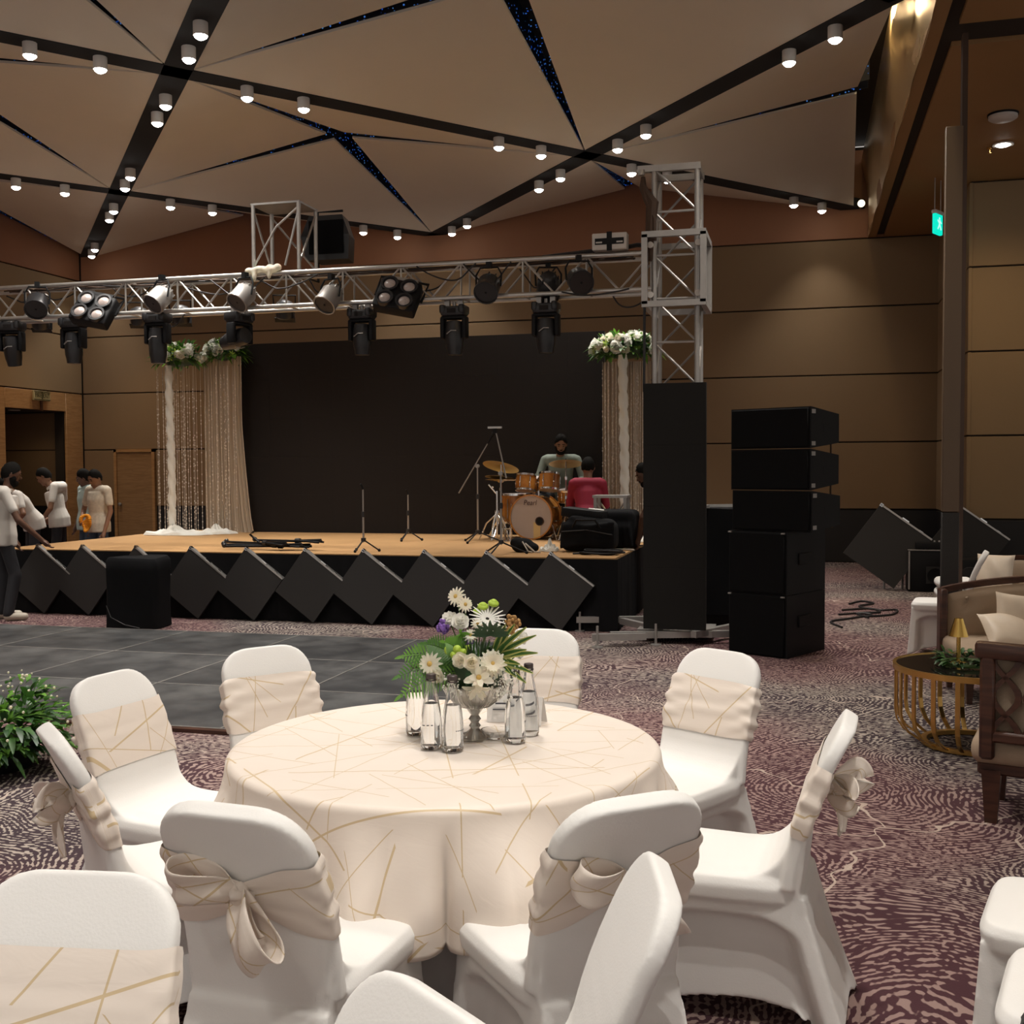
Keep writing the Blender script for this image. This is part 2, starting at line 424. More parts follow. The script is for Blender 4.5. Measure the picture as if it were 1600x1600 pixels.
# ---- back wall with its panel bands
wb = struct(MB().box((-5.9, WY + 0.15, 3.5), (17.2, 0.2, 7.0)).obj('wall_back', 'groove', smooth=False))
def band(parent, x0, x1, z0, z1, y, mat, name='wall_panel'):
    return MB().rbox(((x0 + x1) / 2, y, (z0 + z1) / 2), (x1 - x0 - 0.004, 0.05, z1 - z0 - 0.022), 0.006, k=1).obj(name, mat, parent)
DX0, DX1 = -13.44, -12.62
for z0, z1 in zip(BH, BH[1:]):
    if z0 < 1:
        band(wb, -14.2, DX0 - 0.07, z0, z1, WY + 0.025, 'wall_panel'); band(wb, DX1 + 0.07, 2.4, z0, z1, WY + 0.025, 'wall_panel')
    else: band(wb, -14.2, 2.4, z0, z1, WY + 0.025, 'wall_panel')
band(wb, -14.2, 2.4, BH[-1], 6.95, WY + 0.025, 'upper_panel', 'upper_panel')
band(wb, -14.2, DX0 - 0.07, 0.0, BH[0], WY + 0.03, 'dado', 'dado_panel'); band(wb, DX1 + 0.07, 2.4, 0.0, BH[0], WY + 0.03, 'dado', 'dado_panel')
# service door in the back wall
d1 = struct(thing('door_1', 'plain oak veneer service door in the back wall behind the stage', 'door', ((DX0 + DX1) / 2, WY - 0.01, 0)))
MB().rbox((0, 0.02, 1.0), (0.80, 0.04, 1.98), 0.004, k=1).obj('door_leaf', 'door_wood', d1)
fr = MB(); fr.box((-0.435, 0.01, 1.03), (0.06, 0.08, 2.06)); fr.box((0.435, 0.01, 1.03), (0.06, 0.08, 2.06)); fr.box((0, 0.01, 2.03), (0.93, 0.08, 0.06))
fr.obj('door_frame', 'oak', d1, smooth=False)
MB().lathe([(0.02, 0), (0.02, 0.03), (0.035, 0.04), (0.035, 0.06), (0.02, 0.07)], 12, (-0.33, 0, 0.95), (0, -1, 0)).obj('door_knob', 'steel', d1)

# ---- left wall with a recessed exit lobby
wl = struct(MB().box((-14.4, 7.65, 3.5), (0.2, 19.3, 7.0)).box((-14.4, 19.33, 3.5), (0.2, 0.55, 7.0)).box((-14.4, 18.18, 4.9), (0.2, 1.76, 4.2)).obj('wall_left', 'groove', smooth=False))
def bandl(x, y0, y1, z0, z1, mat, parent=wl, name='wall_panel', t=0.05):
    return MB().rbox((x, (y0 + y1) / 2, (z0 + z1) / 2), (t, y1 - y0 - 0.004, z1 - z0 - 0.022), 0.006, k=1).obj(name, mat, parent)
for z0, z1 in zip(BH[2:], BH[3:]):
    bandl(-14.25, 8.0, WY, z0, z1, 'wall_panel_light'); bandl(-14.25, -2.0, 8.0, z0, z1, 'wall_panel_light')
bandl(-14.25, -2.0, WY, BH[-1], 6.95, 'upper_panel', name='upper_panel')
bandl(-14.25, 17.31, 19.05, 2.80, 3.19, 'oak', name='lintel_panel')
bandl(-14.25, 19.05, WY, 0.0, 3.19, 'oak', name='jamb_panel'); bandl(-14.25, 15.6, 17.31, 0.0, 3.19, 'oak', name='jamb_panel')
for z0, z1 in zip((0,) + BH, BH[:3]): bandl(-14.25, -2.0, 15.6, z0, z1, 'dado' if z0 == 0 else 'wall_panel')
lob = struct(MB().box((-16.0, 18.18, 1.5), (0.1, 2.6, 3.2)).box((-15.2, 19.30, 1.5), (1.6, 0.1, 3.2)).box((-15.2, 17.06, 1.5), (1.6, 0.1, 3.2)).box((-15.2, 18.18, 2.87), (1.7, 2.4, 0.1)).obj('wall_lobby', 'groove', smooth=False))
for z0, z1 in ((0, 0.91), (0.91, 2.05), (2.05, 2.81)):
    MB().rbox((-15.2, 19.24, (z0 + z1) / 2), (1.5, 0.03, z1 - z0 - 0.02), 0.005, k=1).obj('wall_panel', 'wall_panel' if z0 > .5 else 'dado', lob)
    MB().rbox((-15.93, 18.6, (z0 + z1) / 2), (0.03, 1.2, z1 - z0 - 0.02), 0.005, k=1).obj('wall_panel', 'wall_panel' if z0 > .5 else 'dado', lob)
    MB().rbox((-15.93, 17.55, (z0 + z1) / 2), (0.03, 0.88, z1 - z0 - 0.02), 0.005, k=1).obj('wall_panel', 'wall_panel_light' if z0 > .5 else 'dado', lob)
lobl = thing('recessed_downlight', 'small round downlight in the lobby soffit under the fire exit sign', 'downlight', (-14.75, 18.2, 2.80))
MB().lathe([(0.09, 0.02), (0.11, 0.02), (0.11, 0.0), (0.09, 0.0)], 18).obj('trim_ring', 'housing', lobl)
MB().lathe([(0.001, 0.012), (0.09, 0.012)], 18, caps=False).obj('lens', emitter('lobby_lens', (1, .85, .6), 6), lobl)
lamp('lobby_lamp', 'SPOT', (-14.75, 18.2, 2.78), 10, (1, 0.75, 0.45), angle=140)
lamp('lobby_wall_wash', 'SPOT', (-13.3, 17.2, 5.7), 130, (1, 0.72, 0.42), (0, math.radians(-20), 0), angle=110)
# fire exit sign on the lintel
fs = thing('fire_exit_sign', 'pale FIRE EXIT sign on a bracket above the left lobby opening', 'sign', (-14.17, 18.25, 2.99))
MB().rbox((0, 0, 0.085), (0.04, 0.48, 0.19), 0.006, k=1).obj('sign_box', 'sign_face', fs)
MB().box((0.024, 0, 0.165), (0.006, 0.46, 0.014)).box((0.024, 0, 0.012), (0.006, 0.46, 0.014)).box((0.024, 0.0, 0.09), (0.006, 0.03, 0.14)).obj('border', 'sign_dark', fs)
MB().box((0, 0, -0.1), (0.03, 0.05, 0.2)).obj('bracket', 'dark_wood', fs)
text('lettering', 'FIRE', 0.13, 'sign_dark', fs, (0.026, -0.115, 0.09), (PI / 2, 0, PI / 2), sx=0.8)
text('lettering', 'EXIT', 0.13, 'sign_dark', fs, (0.026, 0.12, 0.09), (PI / 2, 0, PI / 2), sx=0.8)

# ---- right side: return wall, alcove wall, flat soffit and bronze fascia
wr = struct(MB().box((2.3, 17.85, 3.5), (0.2, 3.4, 7.0)).obj('wall_return', 'groove', smooth=False))
wa = struct(MB().box((6.5, 16.28, 3.0), (8.6, 0.2, 6.0)).obj('wall_alcove', 'groove', smooth=False))
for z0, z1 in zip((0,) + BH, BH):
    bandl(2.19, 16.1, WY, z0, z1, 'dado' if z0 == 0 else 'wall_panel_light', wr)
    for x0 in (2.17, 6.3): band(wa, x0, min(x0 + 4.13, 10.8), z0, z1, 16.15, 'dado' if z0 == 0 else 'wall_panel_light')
sf = struct(MB().box((1.115, 8.2, 5.63), (0.13, 22.7, 0.3)).box((5.9, 15.25, 5.63), (9.2, 8.65, 0.3)).box((5.9, 3.6, 5.63), (9.2, 13.6, 0.3)).box((1.24, 8.2, 5.83), (0.3, 22.7, 0.06)).box((5.9, 10.66, 5.73), (9.2, 0.6, 0.06)).obj('ceiling_soffit', 'soffit', smooth=False))
struct(MB().box((1.24, 8.2, 5.62), (0.12, 22.7, 0.2)).box((5.9, 10.66, 5.60), (9.2, 0.50, 0.16)).obj('trim_1', 'groove', smooth=False))
# bronze fascia along the hall edge, its top rippling with the folded ceiling
rows = []
for i in range(0, 93):
    y = -3.0 + i * (WY + 3.0) / 92
    j = (WY - y) / LB; fr_ = abs(((j + 1) % 2) - 1)
    rows.append([Vector((1.05 + 0.010 * math.sin(y * 3.1), y, 5.47)), Vector((1.03 + 0.03 * math.sin(y * 2.3), y, 5.75)), Vector((1.0 + 0.05 * math.sin(y * 1.7), y, 6.1)), Vector((0.96 + 0.05 * math.sin(y * 1.3 + 1), y, 6.35)), Vector((0.93, y, 6.75))])
struct(MB().loft(rows, False).obj('trim_2', 'bronze'))
jm = struct(MB().box((1.375, 10.62, 2.73), (0.045, 0.12, 5.46)).obj('trim_3', 'dark_brown', smooth=False))
pe = struct(MB().box((1.225, 10.06, 2.25), (0.12, 0.05, 4.48)).obj('wall_partition', 'groove', smooth=False))
for z0, z1 in ((0.02, 1.25), (1.25, 4.5)): MB().rbox((1.225, 10.05, (z0 + z1) / 2), (0.14, 0.08, z1 - z0 - 0.006), 0.004, k=1).obj('partition_panel', 'led_tile' if z0 < .5 else 'partition', pe)

# ---- folded ceiling: lattice of black beams, triangular cream panels, tapered star slots
ce = struct(MB().add([(-14.6, -3.5, 7.12), (1.1, -3.5, 7.12), (1.1, 20, 7.12), (-14.6, 20, 7.12)], [(3, 2, 1, 0)]).obj('ceiling', 'groove', smooth=False))
def node(i, j): return Vector((X0 + i * LA, WY - j * LB))
HW, BW = 0.15, 0.15
def isect(p, d, q, e):
    k = d.x * e.y - d.y * e.x; t = ((q.x - p.x) * e.y - (q.y - p.y) * e.x) / k
    return p + d * t
for i in range(0, 5):
    for j in range(0, 6):
        if (i + j) % 2 == 0: continue
        O = node(i, j); cor = [node(i + 1, j), node(i, j - 1), node(i - 1, j), node(i, j + 1)]
        for k in range(4):
            A, B = cor[k], cor[(k + 1) % 4]; mid = (A + B) / 2
            if mid.x < X0 or mid.x > X0 + 4 * LA or mid.y > WY: continue
            ctr = (A + B + O) / 3
            def nin(p, q_):
                d = (q_ - p).normalized(); n = Vector((-d.y, d.x))
                return n if n.dot(ctr - p) > 0 else -n
            e = (B - A); nE = nin(A, B)
            apex = isect(A, (O + nin(A, O) * HW) - A, B, (O + nin(B, O) * HW) - B)
            E0 = A + nE * BW
            a = isect(E0, e, A, apex - A); b = isect(E0, e, B, apex - B)
            hgt = (O - A).dot(nE)
            def zz(p): return ZB + (ZP - ZB) * max(0, (p - A).dot(nE)) / hgt
            lo = [Vector((p.x, p.y, zz(p))) for p in (a, b, apex)]
            hi = [p + Vector((0, 0, 0.03)) for p in lo]
            MB().add(lo + hi, [(2, 1, 0), (3, 4, 5), (0, 1, 4, 3), (1, 2, 5, 4), (2, 0, 3, 5)]).obj('ceiling_panel', 'cream_panel', ce, smooth=False)
        for k in range(4):                     # star-cloth recess above each hip slot
            Cc = cor[k]
            if O.x > X0 + 4 * LA - .1 and abs(Cc.x - O.x) < .1: continue
            if not (X0 - .1 <= Cc.x <= X0 + 4 * LA + .1 and Cc.y <= WY + .1): continue
            d = (Cc - O); L = d.length; d.normalize(); n = Vector((-d.y, d.x))
            pts = []
            for t in (0.0, 1.0):
                p = O + d * L * t; z = lerp(ZP, ZB, t) + 0.028; w = HW * (1 - t) + 0.012
                h = 0.34 * (1 - t) + 0.05
                pts += [Vector((p.x + n.x * w, p.y + n.y * w, z)), Vector((p.x + n.x * w, p.y + n.y * w, z + h)), Vector((p.x - n.x * w, p.y - n.y * w, z + h)), Vector((p.x - n.x * w, p.y - n.y * w, z))]
            MB().add(pts, [(0, 4, 5, 1), (1, 5, 6, 2), (2, 6, 7, 3)]).obj('star_slot', 'star', ce, smooth=False)
DIRN = ((1, 1), (1, -1), (-1, 1), (-1, -1))
LIGHTS = []
for i in range(0, 5):
    for j in range(0, 6):
        if (i + j) % 2: continue
        P = node(i, j)
        for di, dj in DIRN:
            if not (0 <= i + di <= 4 and 0 <= j + dj <= 5): continue
            Q = node(i + di, j + dj)
            if dj > 0:
                c = (P + Q) / 2; L = (Q - P).length
                MB().box((c.x, c.y, ZB + 0.10), (L + 0.2, 0.31, 0.15), (0, 0, math.atan2(Q.y - P.y, Q.x - P.x))).obj('ceiling_beam', 'black_matt', ce, smooth=False)
            for t in (0.14, 0.26):
                q = P + (Q - P) * t
                LIGHTS.append((q.x, q.y, i, j, di, dj, t))
# spotlights hanging from the beams
SIDE = {(1, 1): 'near right', (1, -1): 'far right', (-1, 1): 'near left', (-1, -1): 'far left'}
NODEN = {}
hs = MB().lathe([(0.066, 0.0), (0.072, 0.0), (0.072, 0.13), (0.012, 0.135), (0.012, 0.20)], 14).mesh('housing'); hs.materials.append(MT['housing'])
ln = MB().lathe([(0.001, -0.040), (0.03, -0.034), (0.058, -0.014), (0.066, 0.004)], 14, caps=False).mesh('lens'); ln.materials.append(MT['lens'])
def crossing(i, j):
    return {(0, 0): 'left back corner node', (2, 0): 'back wall middle node', (4, 0): 'right back corner node', (1, 1): 'left back crossing', (3, 1): 'crossing nearest the tall tower',
            (2, 2): 'crossing above the stage', (4, 2): 'bronze edge node', (0, 2): 'left wall node', (1, 3): 'crossing over left dance floor', (3, 3): 'crossing over the dance floor', (2, 4): 'crossing left of table', (4, 4): 'crossing right of table', (0, 4): 'near left wall node', (1, 5): 'rear left crossing', (3, 5): 'rear right crossing'}.get((i, j), 'rear crossing')
for n_, (x, y, i, j, di, dj, t) in enumerate(LIGHTS):
    dl = thing('ceiling_spotlight', '%s white spotlight on the %s beam arm of the %s' % ('inner' if t < .2 else 'outer', SIDE[(di, dj)], crossing(i, j)), 'spotlight', (x, y, 5.83), 0, 'white spotlights on the ceiling beams')
    mobj('housing', hs, None, dl); mobj('lens', ln, None, dl)
    lamp('spot_lamp', 'SPOT', (x, y, 5.77), SPOT_POWER * (0.3 if y > 17.2 else 1.0), (1.0, 0.95, 0.88), angle=88, blend=1.0, size=0.04)
# alcove ceiling fittings and hanging exit sign
al = thing('recessed_downlight', 'bright recessed downlight in the alcove ceiling at upper right', 'downlight', (2.30, 14.37, 5.478))
MB().lathe([(0.10, -0.012), (0.12, -0.012), (0.12, 0.0), (0.10, 0.0)], 20).obj('trim_ring', 'housing', al)
MB().lathe([(0.001, -0.03), (0.06, -0.025), (0.095, -0.006)], 20, caps=False).obj('lens', 'lens', al)
lamp('alcove_lamp', 'SPOT', (2.30, 14.37, 5.43), 120, (1, 0.72, 0.40), angle=150, blend=0.8)
sd = thing('smoke_detector', 'round white smoke detector on the alcove ceiling beside the downlight', 'smoke detector', (2.10, 13.15, 5.48))
MB().lathe([(0.15, 0.0), (0.15, -0.05), (0.12, -0.07), (0.001, -0.075)], 24).obj('cover', 'housing', sd)
MB().lathe([(0.16, 0.0), (0.16, -0.02)], 24).obj('base', 'black', sd)
for k, (x, y, w_) in enumerate(((2.55, 12.9, 'right of'), (2.17, 14.5, 'left of'))):
    sp = thing('sprinkler_head', 'tiny sprinkler head in the alcove ceiling %s the bright downlight' % w_, 'sprinkler', (x, y, 5.48), 0)
    MB().lathe([(0.03, 0), (0.03, -0.015), (0.008, -0.02), (0.008, -0.06)], 10).obj('body', 'brass', sp)
    MB().lathe([(0.025, -0.062), (0.025, -0.066)], 10).obj('deflector', 'brass', sp)
ex = thing('exit_sign', 'glowing green running man exit sign hanging from the soffit', 'exit sign', (1.74, 15.88, 4.76), math.radians(62))
MB().rbox((0, 0, 0.12), (0.24, 0.05, 0.27), 0.01, k=1).obj('sign_box', 'green_sign', ex)
MB().rbox((0, 0, 0.275), (0.27, 0.07, 0.05), 0.01, k=1).obj('lamp_housing', 'housing', ex)
for s_ in (-1, 1): MB().tube((s_ * 0.1, 0, 0.29), (s_ * 0.1, 0, 0.72), 0.006).obj('rod', 'steel', ex)
fg = MB().ball((0, -0.028, 0.19), (0.022, 0.004, 0.022), 8, 5)
fg.box((0, -0.028, 0.135), (0.03, 0.006, 0.08), (0, 0.25, 0)); fg.box((-0.03, -0.028, 0.08), (0.02, 0.006, 0.08), (0, 0.7, 0)); fg.box((0.03, -0.028, 0.08), (0.02, 0.006, 0.08), (0, -0.6, 0)); fg.box((0.035, -0.028, 0.15), (0.06, 0.006, 0.016), (0, 0.5, 0)); fg.box((-0.035, -0.028, 0.15), (0.06, 0.006, 0.016), (0, 0.6, 0))
fg.obj('running_figure', 'white_glow', ex)
cl = thing('cove_light', 'round warm cove light at the back end of the bronze fascia', 'light', (0.92, 19.2, 5.97))
MB().ball((0, 0, 0), 0.06, 14, 10).obj('globe', emitter('cove_globe', (1, .85, .6), 2.0), cl)
MB().tube((0, 0.05, 0), (0, 0.3, 0), 0.02).obj('arm', 'brass', cl)
for y in (2.5, 6.0, 9.5, 13.0): lamp('cove_lamp', 'POINT', (0.84, y, 6.62), 50, (1, 0.74, 0.42), size=0.05)
# ================================================================== DANCE FLOOR, STAGE AND SCREEN
S = 1.222
df = thing('dance_floor', 'dark grey modular dance floor with thin metal joints in front of the stage', 'dance floor', (-7.185, 6.14, 0))
tile = MB().rbox((S / 2, S / 2, 0.013), (S - 0.014, S - 0.014, 0.024), 0.004, k=1).mesh('floor_tile'); tile.materials.append(MT['dance'])
for a in range(-4, 4):
    for b in range(0, 3):
        mobj('floor_tile', tile, None, df).location = (a * S, b * S, 0)
for b in range(0, 4): MB().box((0, b * S, 0.0245), (8 * S, 0.012, 0.006)).obj('joint_strip', 'steel', df, smooth=False)
for a in range(-4, 5): MB().box((a * S, 1.5 * S, 0.0245), (0.012, 3 * S, 0.006)).obj('joint_strip', 'steel', df, smooth=False)
MB().box((0, -0.03, 0.012), (8 * S, 0.05, 0.024)).obj('edge_ramp', 'dark_wood', df, smooth=False)

SF, SB, SL, SR, SZ = 10.86, 14.7, -9.0, -1.80, 0.74
st = thing('stage', 'low stage with tan carpeted top and black cloth skirt', 'stage', (0, 0, 0))
for a in range(6):
    w_ = (SR - SL) / 6
    MB().rbox((SL + w_ * (a + .5), (SF + SB) / 2, SZ - 0.05), (w_ + 0.001, SB - SF, 0.1), 0.004, k=1).obj('deck', 'stage_carpet', st)
def pleats(x0, y0, x1, y1, z0, z1, n, amp):
    rows = []; d = Vector((x1 - x0, y1 - y0, 0)); nn = Vector((d.y, -d.x, 0)).normalized()
    for z, k in ((z0, 1.3), ((z0 + z1) / 2, 1.0), (z1, 0.3)):
        rows.append([Vector((x0, y0, z)) + d * (i / n) + nn * (amp * k * (math.sin(i * 1.9) + .5 * math.sin(i * .77))) for i in range(n + 1)])
    return MB().loft(rows, False)
pleats(SL - 0.03, SF - 0.02, SR + 0.03, SF - 0.02, 0.005, SZ - 0.012, 150, 0.008).obj('skirt', 'black_fabric', st)
pleats(SR + 0.02, SF, SR + 0.02, SB, 0.005, SZ - 0.012, 90, 0.008).obj('skirt', 'black_fabric', st)
pleats(SL - 0.02, SB, SL - 0.02, SF, 0.005, SZ - 0.012, 90, 0.008).obj('skirt', 'black_fabric', st)

lw = thing('led_screen', 'wide dark switched off LED wall at the back of the stage', 'screen', (-7.87, 14.4, SZ))
mw, mh = (7.87 - 2.53) / 11, 2.70 / 5
pan = MB().rbox((mw / 2, 0.04, mh / 2), (mw - 0.0004, 0.08, mh - 0.0004), 0.0003, k=1).mesh('screen_module'); pan.materials.append(MT['led'])
for a in range(11):
    for b in range(5): mobj('screen_module', pan, None, lw).location = (a * mw, 0, b * mh)
for a in range(0, 12, 2): MB().box((a * mw, 0.16, 1.33), (0.06, 0.12, 2.66)).obj('support_post', 'black', lw, smooth=False)

# ---- row of tilted square LED tiles leaning on the stage front
TS = 0.556; ta = math.radians(36)
tv = [(0, 0), (TS * math.cos(ta), -TS * math.sin(ta)), None, (-TS * math.sin(ta), -TS * math.cos(ta))]
tv[2] = (tv[1][0] + tv[3][0], tv[1][1] + tv[3][1])
tb = MB()
yo = 0.03
tb.add([(x, 0, z) for x, z in tv] + [(x, 0.03, z) for x, z in tv], [(0, 3, 2, 1), (4, 5, 6, 7), (0, 1, 5, 4), (1, 2, 6, 5), (2, 3, 7, 6), (3, 0, 4, 7)])
tmesh = tb.mesh('tile_face', False); tmesh.materials.append(MT['led_tile'])
eb = MB(); ux, uz = math.cos(ta), -math.sin(ta)
eb.box((tv[1][0] / 2 + 0.005, 0.03, tv[1][1] / 2 + 0.007), (TS, 0.07, 0.016), (0, ta, 0))
emesh = eb.mesh('metal_edge', False); emesh.materials.append(MT['alu'])
hb = MB(); hb.box((tv[1][0] * .5, 0.02, tv[1][1] * .5 + 0.022), (0.07, 0.02, 0.02), (0, ta, 0)); hb.box((tv[1][0] * .03, 0.02, tv[1][1] * .03 + 0.01), (0.03, 0.05, 0.03), (0, ta, 0)); hb.box((tv[1][0] * .8, 0.02, tv[1][1] * .8 + 0.015), (0.04, 0.02, 0.015), (0, ta, 0))
hmesh = hb.mesh('latch', False); hmesh.materials.append(MT['chrome'])
fbm = MB()
fbm.add([(x * .93 + .009, 0.032, z * .93 - .03) for x, z in tv] + [(x * .93 + .009, 0.06, z * .93 - .03) for x, z in tv], [(0, 3, 2, 1), (4, 5, 6, 7), (0, 1, 5, 4), (1, 2, 6, 5), (2, 3, 7, 6), (3, 0, 4, 7)])
bmesh_ = fbm.mesh('back_frame', False); bmesh_.materials.append(MT['black'])
def led_tile(x, y, z, label, group, rz=0, lean=0.06, sc=1.0):
    t = thing('led_tile', label, 'LED tile', (x, y, z), 0, group)
    t.rotation_euler = (-lean, 0, rz); t.scale = (sc, sc, sc)
    mobj('tile_face', tmesh, None, t); mobj('metal_edge', emesh, None, t); mobj('latch', hmesh, None, t); mobj('back_frame', bmesh_, None, t)
    return t
WHO = ['leftmost black square LED tile leaning on the stage front, held by the man in white', 'second tilted black LED tile from the left along the stage front', 'third tilted LED tile along the stage front, half hidden by the covered speaker',
       'fourth tilted LED tile along the stage front, just right of the covered speaker', 'fifth tilted LED tile along the stage front, below the pile of folded stands', 'sixth tilted LED tile from the left along the stage front',
       'seventh tilted LED tile, below the short microphone stand on the stage', 'eighth tilted LED tile, partly behind the white flower centrepiece', 'ninth tilted LED tile, below the tall boom stand', 'rightmost tilted LED tile at the right end of the stage front']
for k, x in enumerate((-8.50, -7.911, -7.218, -6.528, -5.85, -5.153, -4.484, -3.806, -3.131, -2.456)):
    led_tile(x, 10.80 - 0.002 * k, 0.783, WHO[k], 'LED tiles leaning on the stage front')
led_tile(1.0, 15.3, 1.13, 'large tilted grey LED tile leaning by the back wall, right of the speaker stack', 'LED tiles by the back wall', lean=0.05, sc=1.42)
led_tile(2.05, 15.95, 1.10, 'grey LED tile half hidden behind the dark jamb at right', 'LED tiles by the back wall', lean=0.05, sc=1.42)

# ================================================================== TRUSS RIG
def diag_truss(x0, x1, y, z0, z1, dy, root, n, mat='alu'):
    r = 0.024
    for yy in (y, y + dy):
        for zz in (z0, z1): MB().tube((x0, yy, zz), (x1, yy, zz), r, n=10).obj('chord', mat, root)
    L = (x1 - x0) / n
    for yy in (y, y + dy):
        for k in range(n):
            a, b = (z0, z1) if k % 2 else (z1, z0)
            MB().tube((x0 + k * L, yy, a), (x0 + (k + 1) * L, yy, b), 0.011, n=6).obj('brace', mat, root)
            if k % 2 == 0: MB().tube((x0 + k * L, yy, z0), (x0 + k * L, yy, z1), 0.011, n=6).obj('strut', mat, root)
    for k in range(0, n + 1, 2):
        for zz in (z0, z1): MB().tube((x0 + k * L, y, zz), (x0 + k * L, y + dy, zz), 0.011, n=6).obj('strut', mat, root)
TY, TZ0, TZ1 = 10.62, 3.355, 3.70
tr = thing('lighting_truss', 'long horizontal aluminium box truss carrying stage lights above the stage front', 'truss')
diag_truss(-9.7, -1.40, TY, TZ0, TZ1, 0.30, tr, 26)
# truss tower at right
tx0, tx1, ty0, ty1 = -1.345, -0.95, 10.36, 10.74
tw = thing('truss_tower', 'tall aluminium truss tower with sleeve block standing right of the stage', 'truss tower', (0, 0, 0))
for x in (tx0, tx1):
    for y in (ty0, ty1): MB().tube((x, y, 0.12), (x, y, 4.42), 0.025, n=10).obj('post', 'steel', tw)
zs = [0.4 + 0.402 * k for k in range(11)]
for a, b in zip(zs, zs[1:]):
    MB().tube((tx0, ty0, b), (tx1, ty0, a), 0.012, n=6).obj('brace', 'steel', tw); MB().tube((tx0, ty0, a), (tx1, ty0, a), 0.012, n=6).obj('strut', 'steel', tw)
    MB().tube((tx0, ty1, a), (tx1, ty1, b), 0.012, n=6).obj('brace', 'steel', tw)
    for x in (tx0, tx1): MB().tube((x, ty0, a), (x, ty1, b), 0.012, n=6).obj('brace', 'steel', tw)
tf = MB()
for y in (ty0, ty1): tf.box(((tx0 + tx1) / 2, y, 4.42), (0.46, 0.05, 0.06))
for x in (tx0, tx1): tf.box((x, (ty0 + ty1) / 2, 4.42), (0.05, 0.42, 0.06))
tf.box((-1.40, ty0, 4.42), (0.2, 0.06, 0.06)); tf.lathe([(0.03, 0), (0.03, 0.05)], 12, (-1.46, ty0 - .03, 4.36))
tf.obj('top_frame', 'steel', tw, smooth=False)
sv = MB(); bx0, bx1, by0, by1, bz0, bz1 = -1.425, -0.885, 10.28, 10.90, 3.16, 3.80
for y in (by0, by1):
    for z in (bz0, bz1): sv.box(((bx0 + bx1) / 2, y, z), (bx1 - bx0 + 0.05, 0.05, 0.055))
    for x in (bx0, bx1): sv.box((x, y, (bz0 + bz1) / 2), (0.055, 0.05, bz1 - bz0))
for x in (bx0, bx1):
    for z in (bz0, bz1): sv.box((x, (by0 + by1) / 2, z), (0.05, by1 - by0, 0.05))
sv.obj('sleeve_block', 'steel', tw, smooth=False)
for x in (bx0 + .05, bx1 - .05):
    for z in (bz0 + .09, bz1 - .09): MB().lathe([(0.03, -0.02), (0.03, 0.02)], 14, (x, by0 + .04, z), (0, 1, 0)).obj('guide_wheel', 'housing', tw)
MB().box((bx1 - 0.02, 10.60, 3.45), (0.01, 0.5, 0.5)).obj('side_plate', 'steel', tw, smooth=False)
bs = MB()
bs.box((-1.12, 10.25, 0.09), (1.25, 0.06, 0.06), (0, 0, 0.30)); bs.box((-1.15, 10.55, 0.09), (0.7, 0.5, 0.06)); bs.box((-1.62, 9.98, 0.09), (0.5, 0.06, 0.06), (0, 0, 0.35)); bs.box((-0.80, 10.42, 0.11), (0.06, 0.65, 0.06), (0, 0, -0.5)); bs.box((-1.5, 10.55, 0.12), (0.06, 0.7, 0.06), (0, 0, 0.7)); bs.box((-1.85, 10.9, 0.12), (0.7, 0.07, 0.06), (0, 0, 0.25))
bs.obj('base_frame', 'steel', tw, smooth=False)
for x, y in ((-1.80, 9.86), (-0.55, 10.38), (-2.15, 10.8), (-0.62, 10.75), (-1.3, 10.12)):
    MB().tube((x, y, 0.0), (x, y, 0.2), 0.012).lathe([(0.05, 0), (0.05, 0.012)], 12, (x, y, 0)).obj('levelling_foot', 'steel', tw)
for a_, b_ in (((-1.46, 10.35, 4.37), (-1.37, 10.3, 3.5)),):
    pass
hc = thing('chain_hoist_strap', 'dark bundled chain and strap hanging from the tower top', 'strap', (-1.43, 10.36, 4.35))
MB().path([(-0.02, 0, 0), (-0.02, -0.02, -0.1), (0.07, -0.02, -0.25), (0.05, -0.02, -0.5), (0.05, 0, -0.78)], [0.02, 0.035, 0.06, 0.045, 0.03], 8).obj('bundle', 'strap', hc)
MB().path([(-0.02, -0.03, -0.05), (0.0, -0.05, -0.2), (0.09, -0.05, -0.4), (0.09, -0.03, -0.6)], 0.02, 8).obj('webbing', 'strap', hc)
MB().path([(0.02, 0.0, -0.75), (0.0, -0.05, -1.2), (-0.005, -0.05, -2.0)], 0.014, 6).obj('chain', 'cable', hc)
# LED column hung on the tower
lc = thing('led_column', 'tall narrow dark LED panel column on the front of the tower', 'screen', (-1.427, 10.2, 0.14))
for k in range(4): MB().rbox((0.288, 0.035, 0.285 + 0.57 * k), (0.576, 0.07, 0.5695), 0.0008, k=1).obj('screen_module', 'led_dark', lc)
MB().box((0.15, 0.09, 1.1), (0.05, 0.05, 2.1)).box((0.43, 0.09, 1.1), (0.05, 0.05, 2.1)).obj('rail', 'steel', lc, smooth=False)
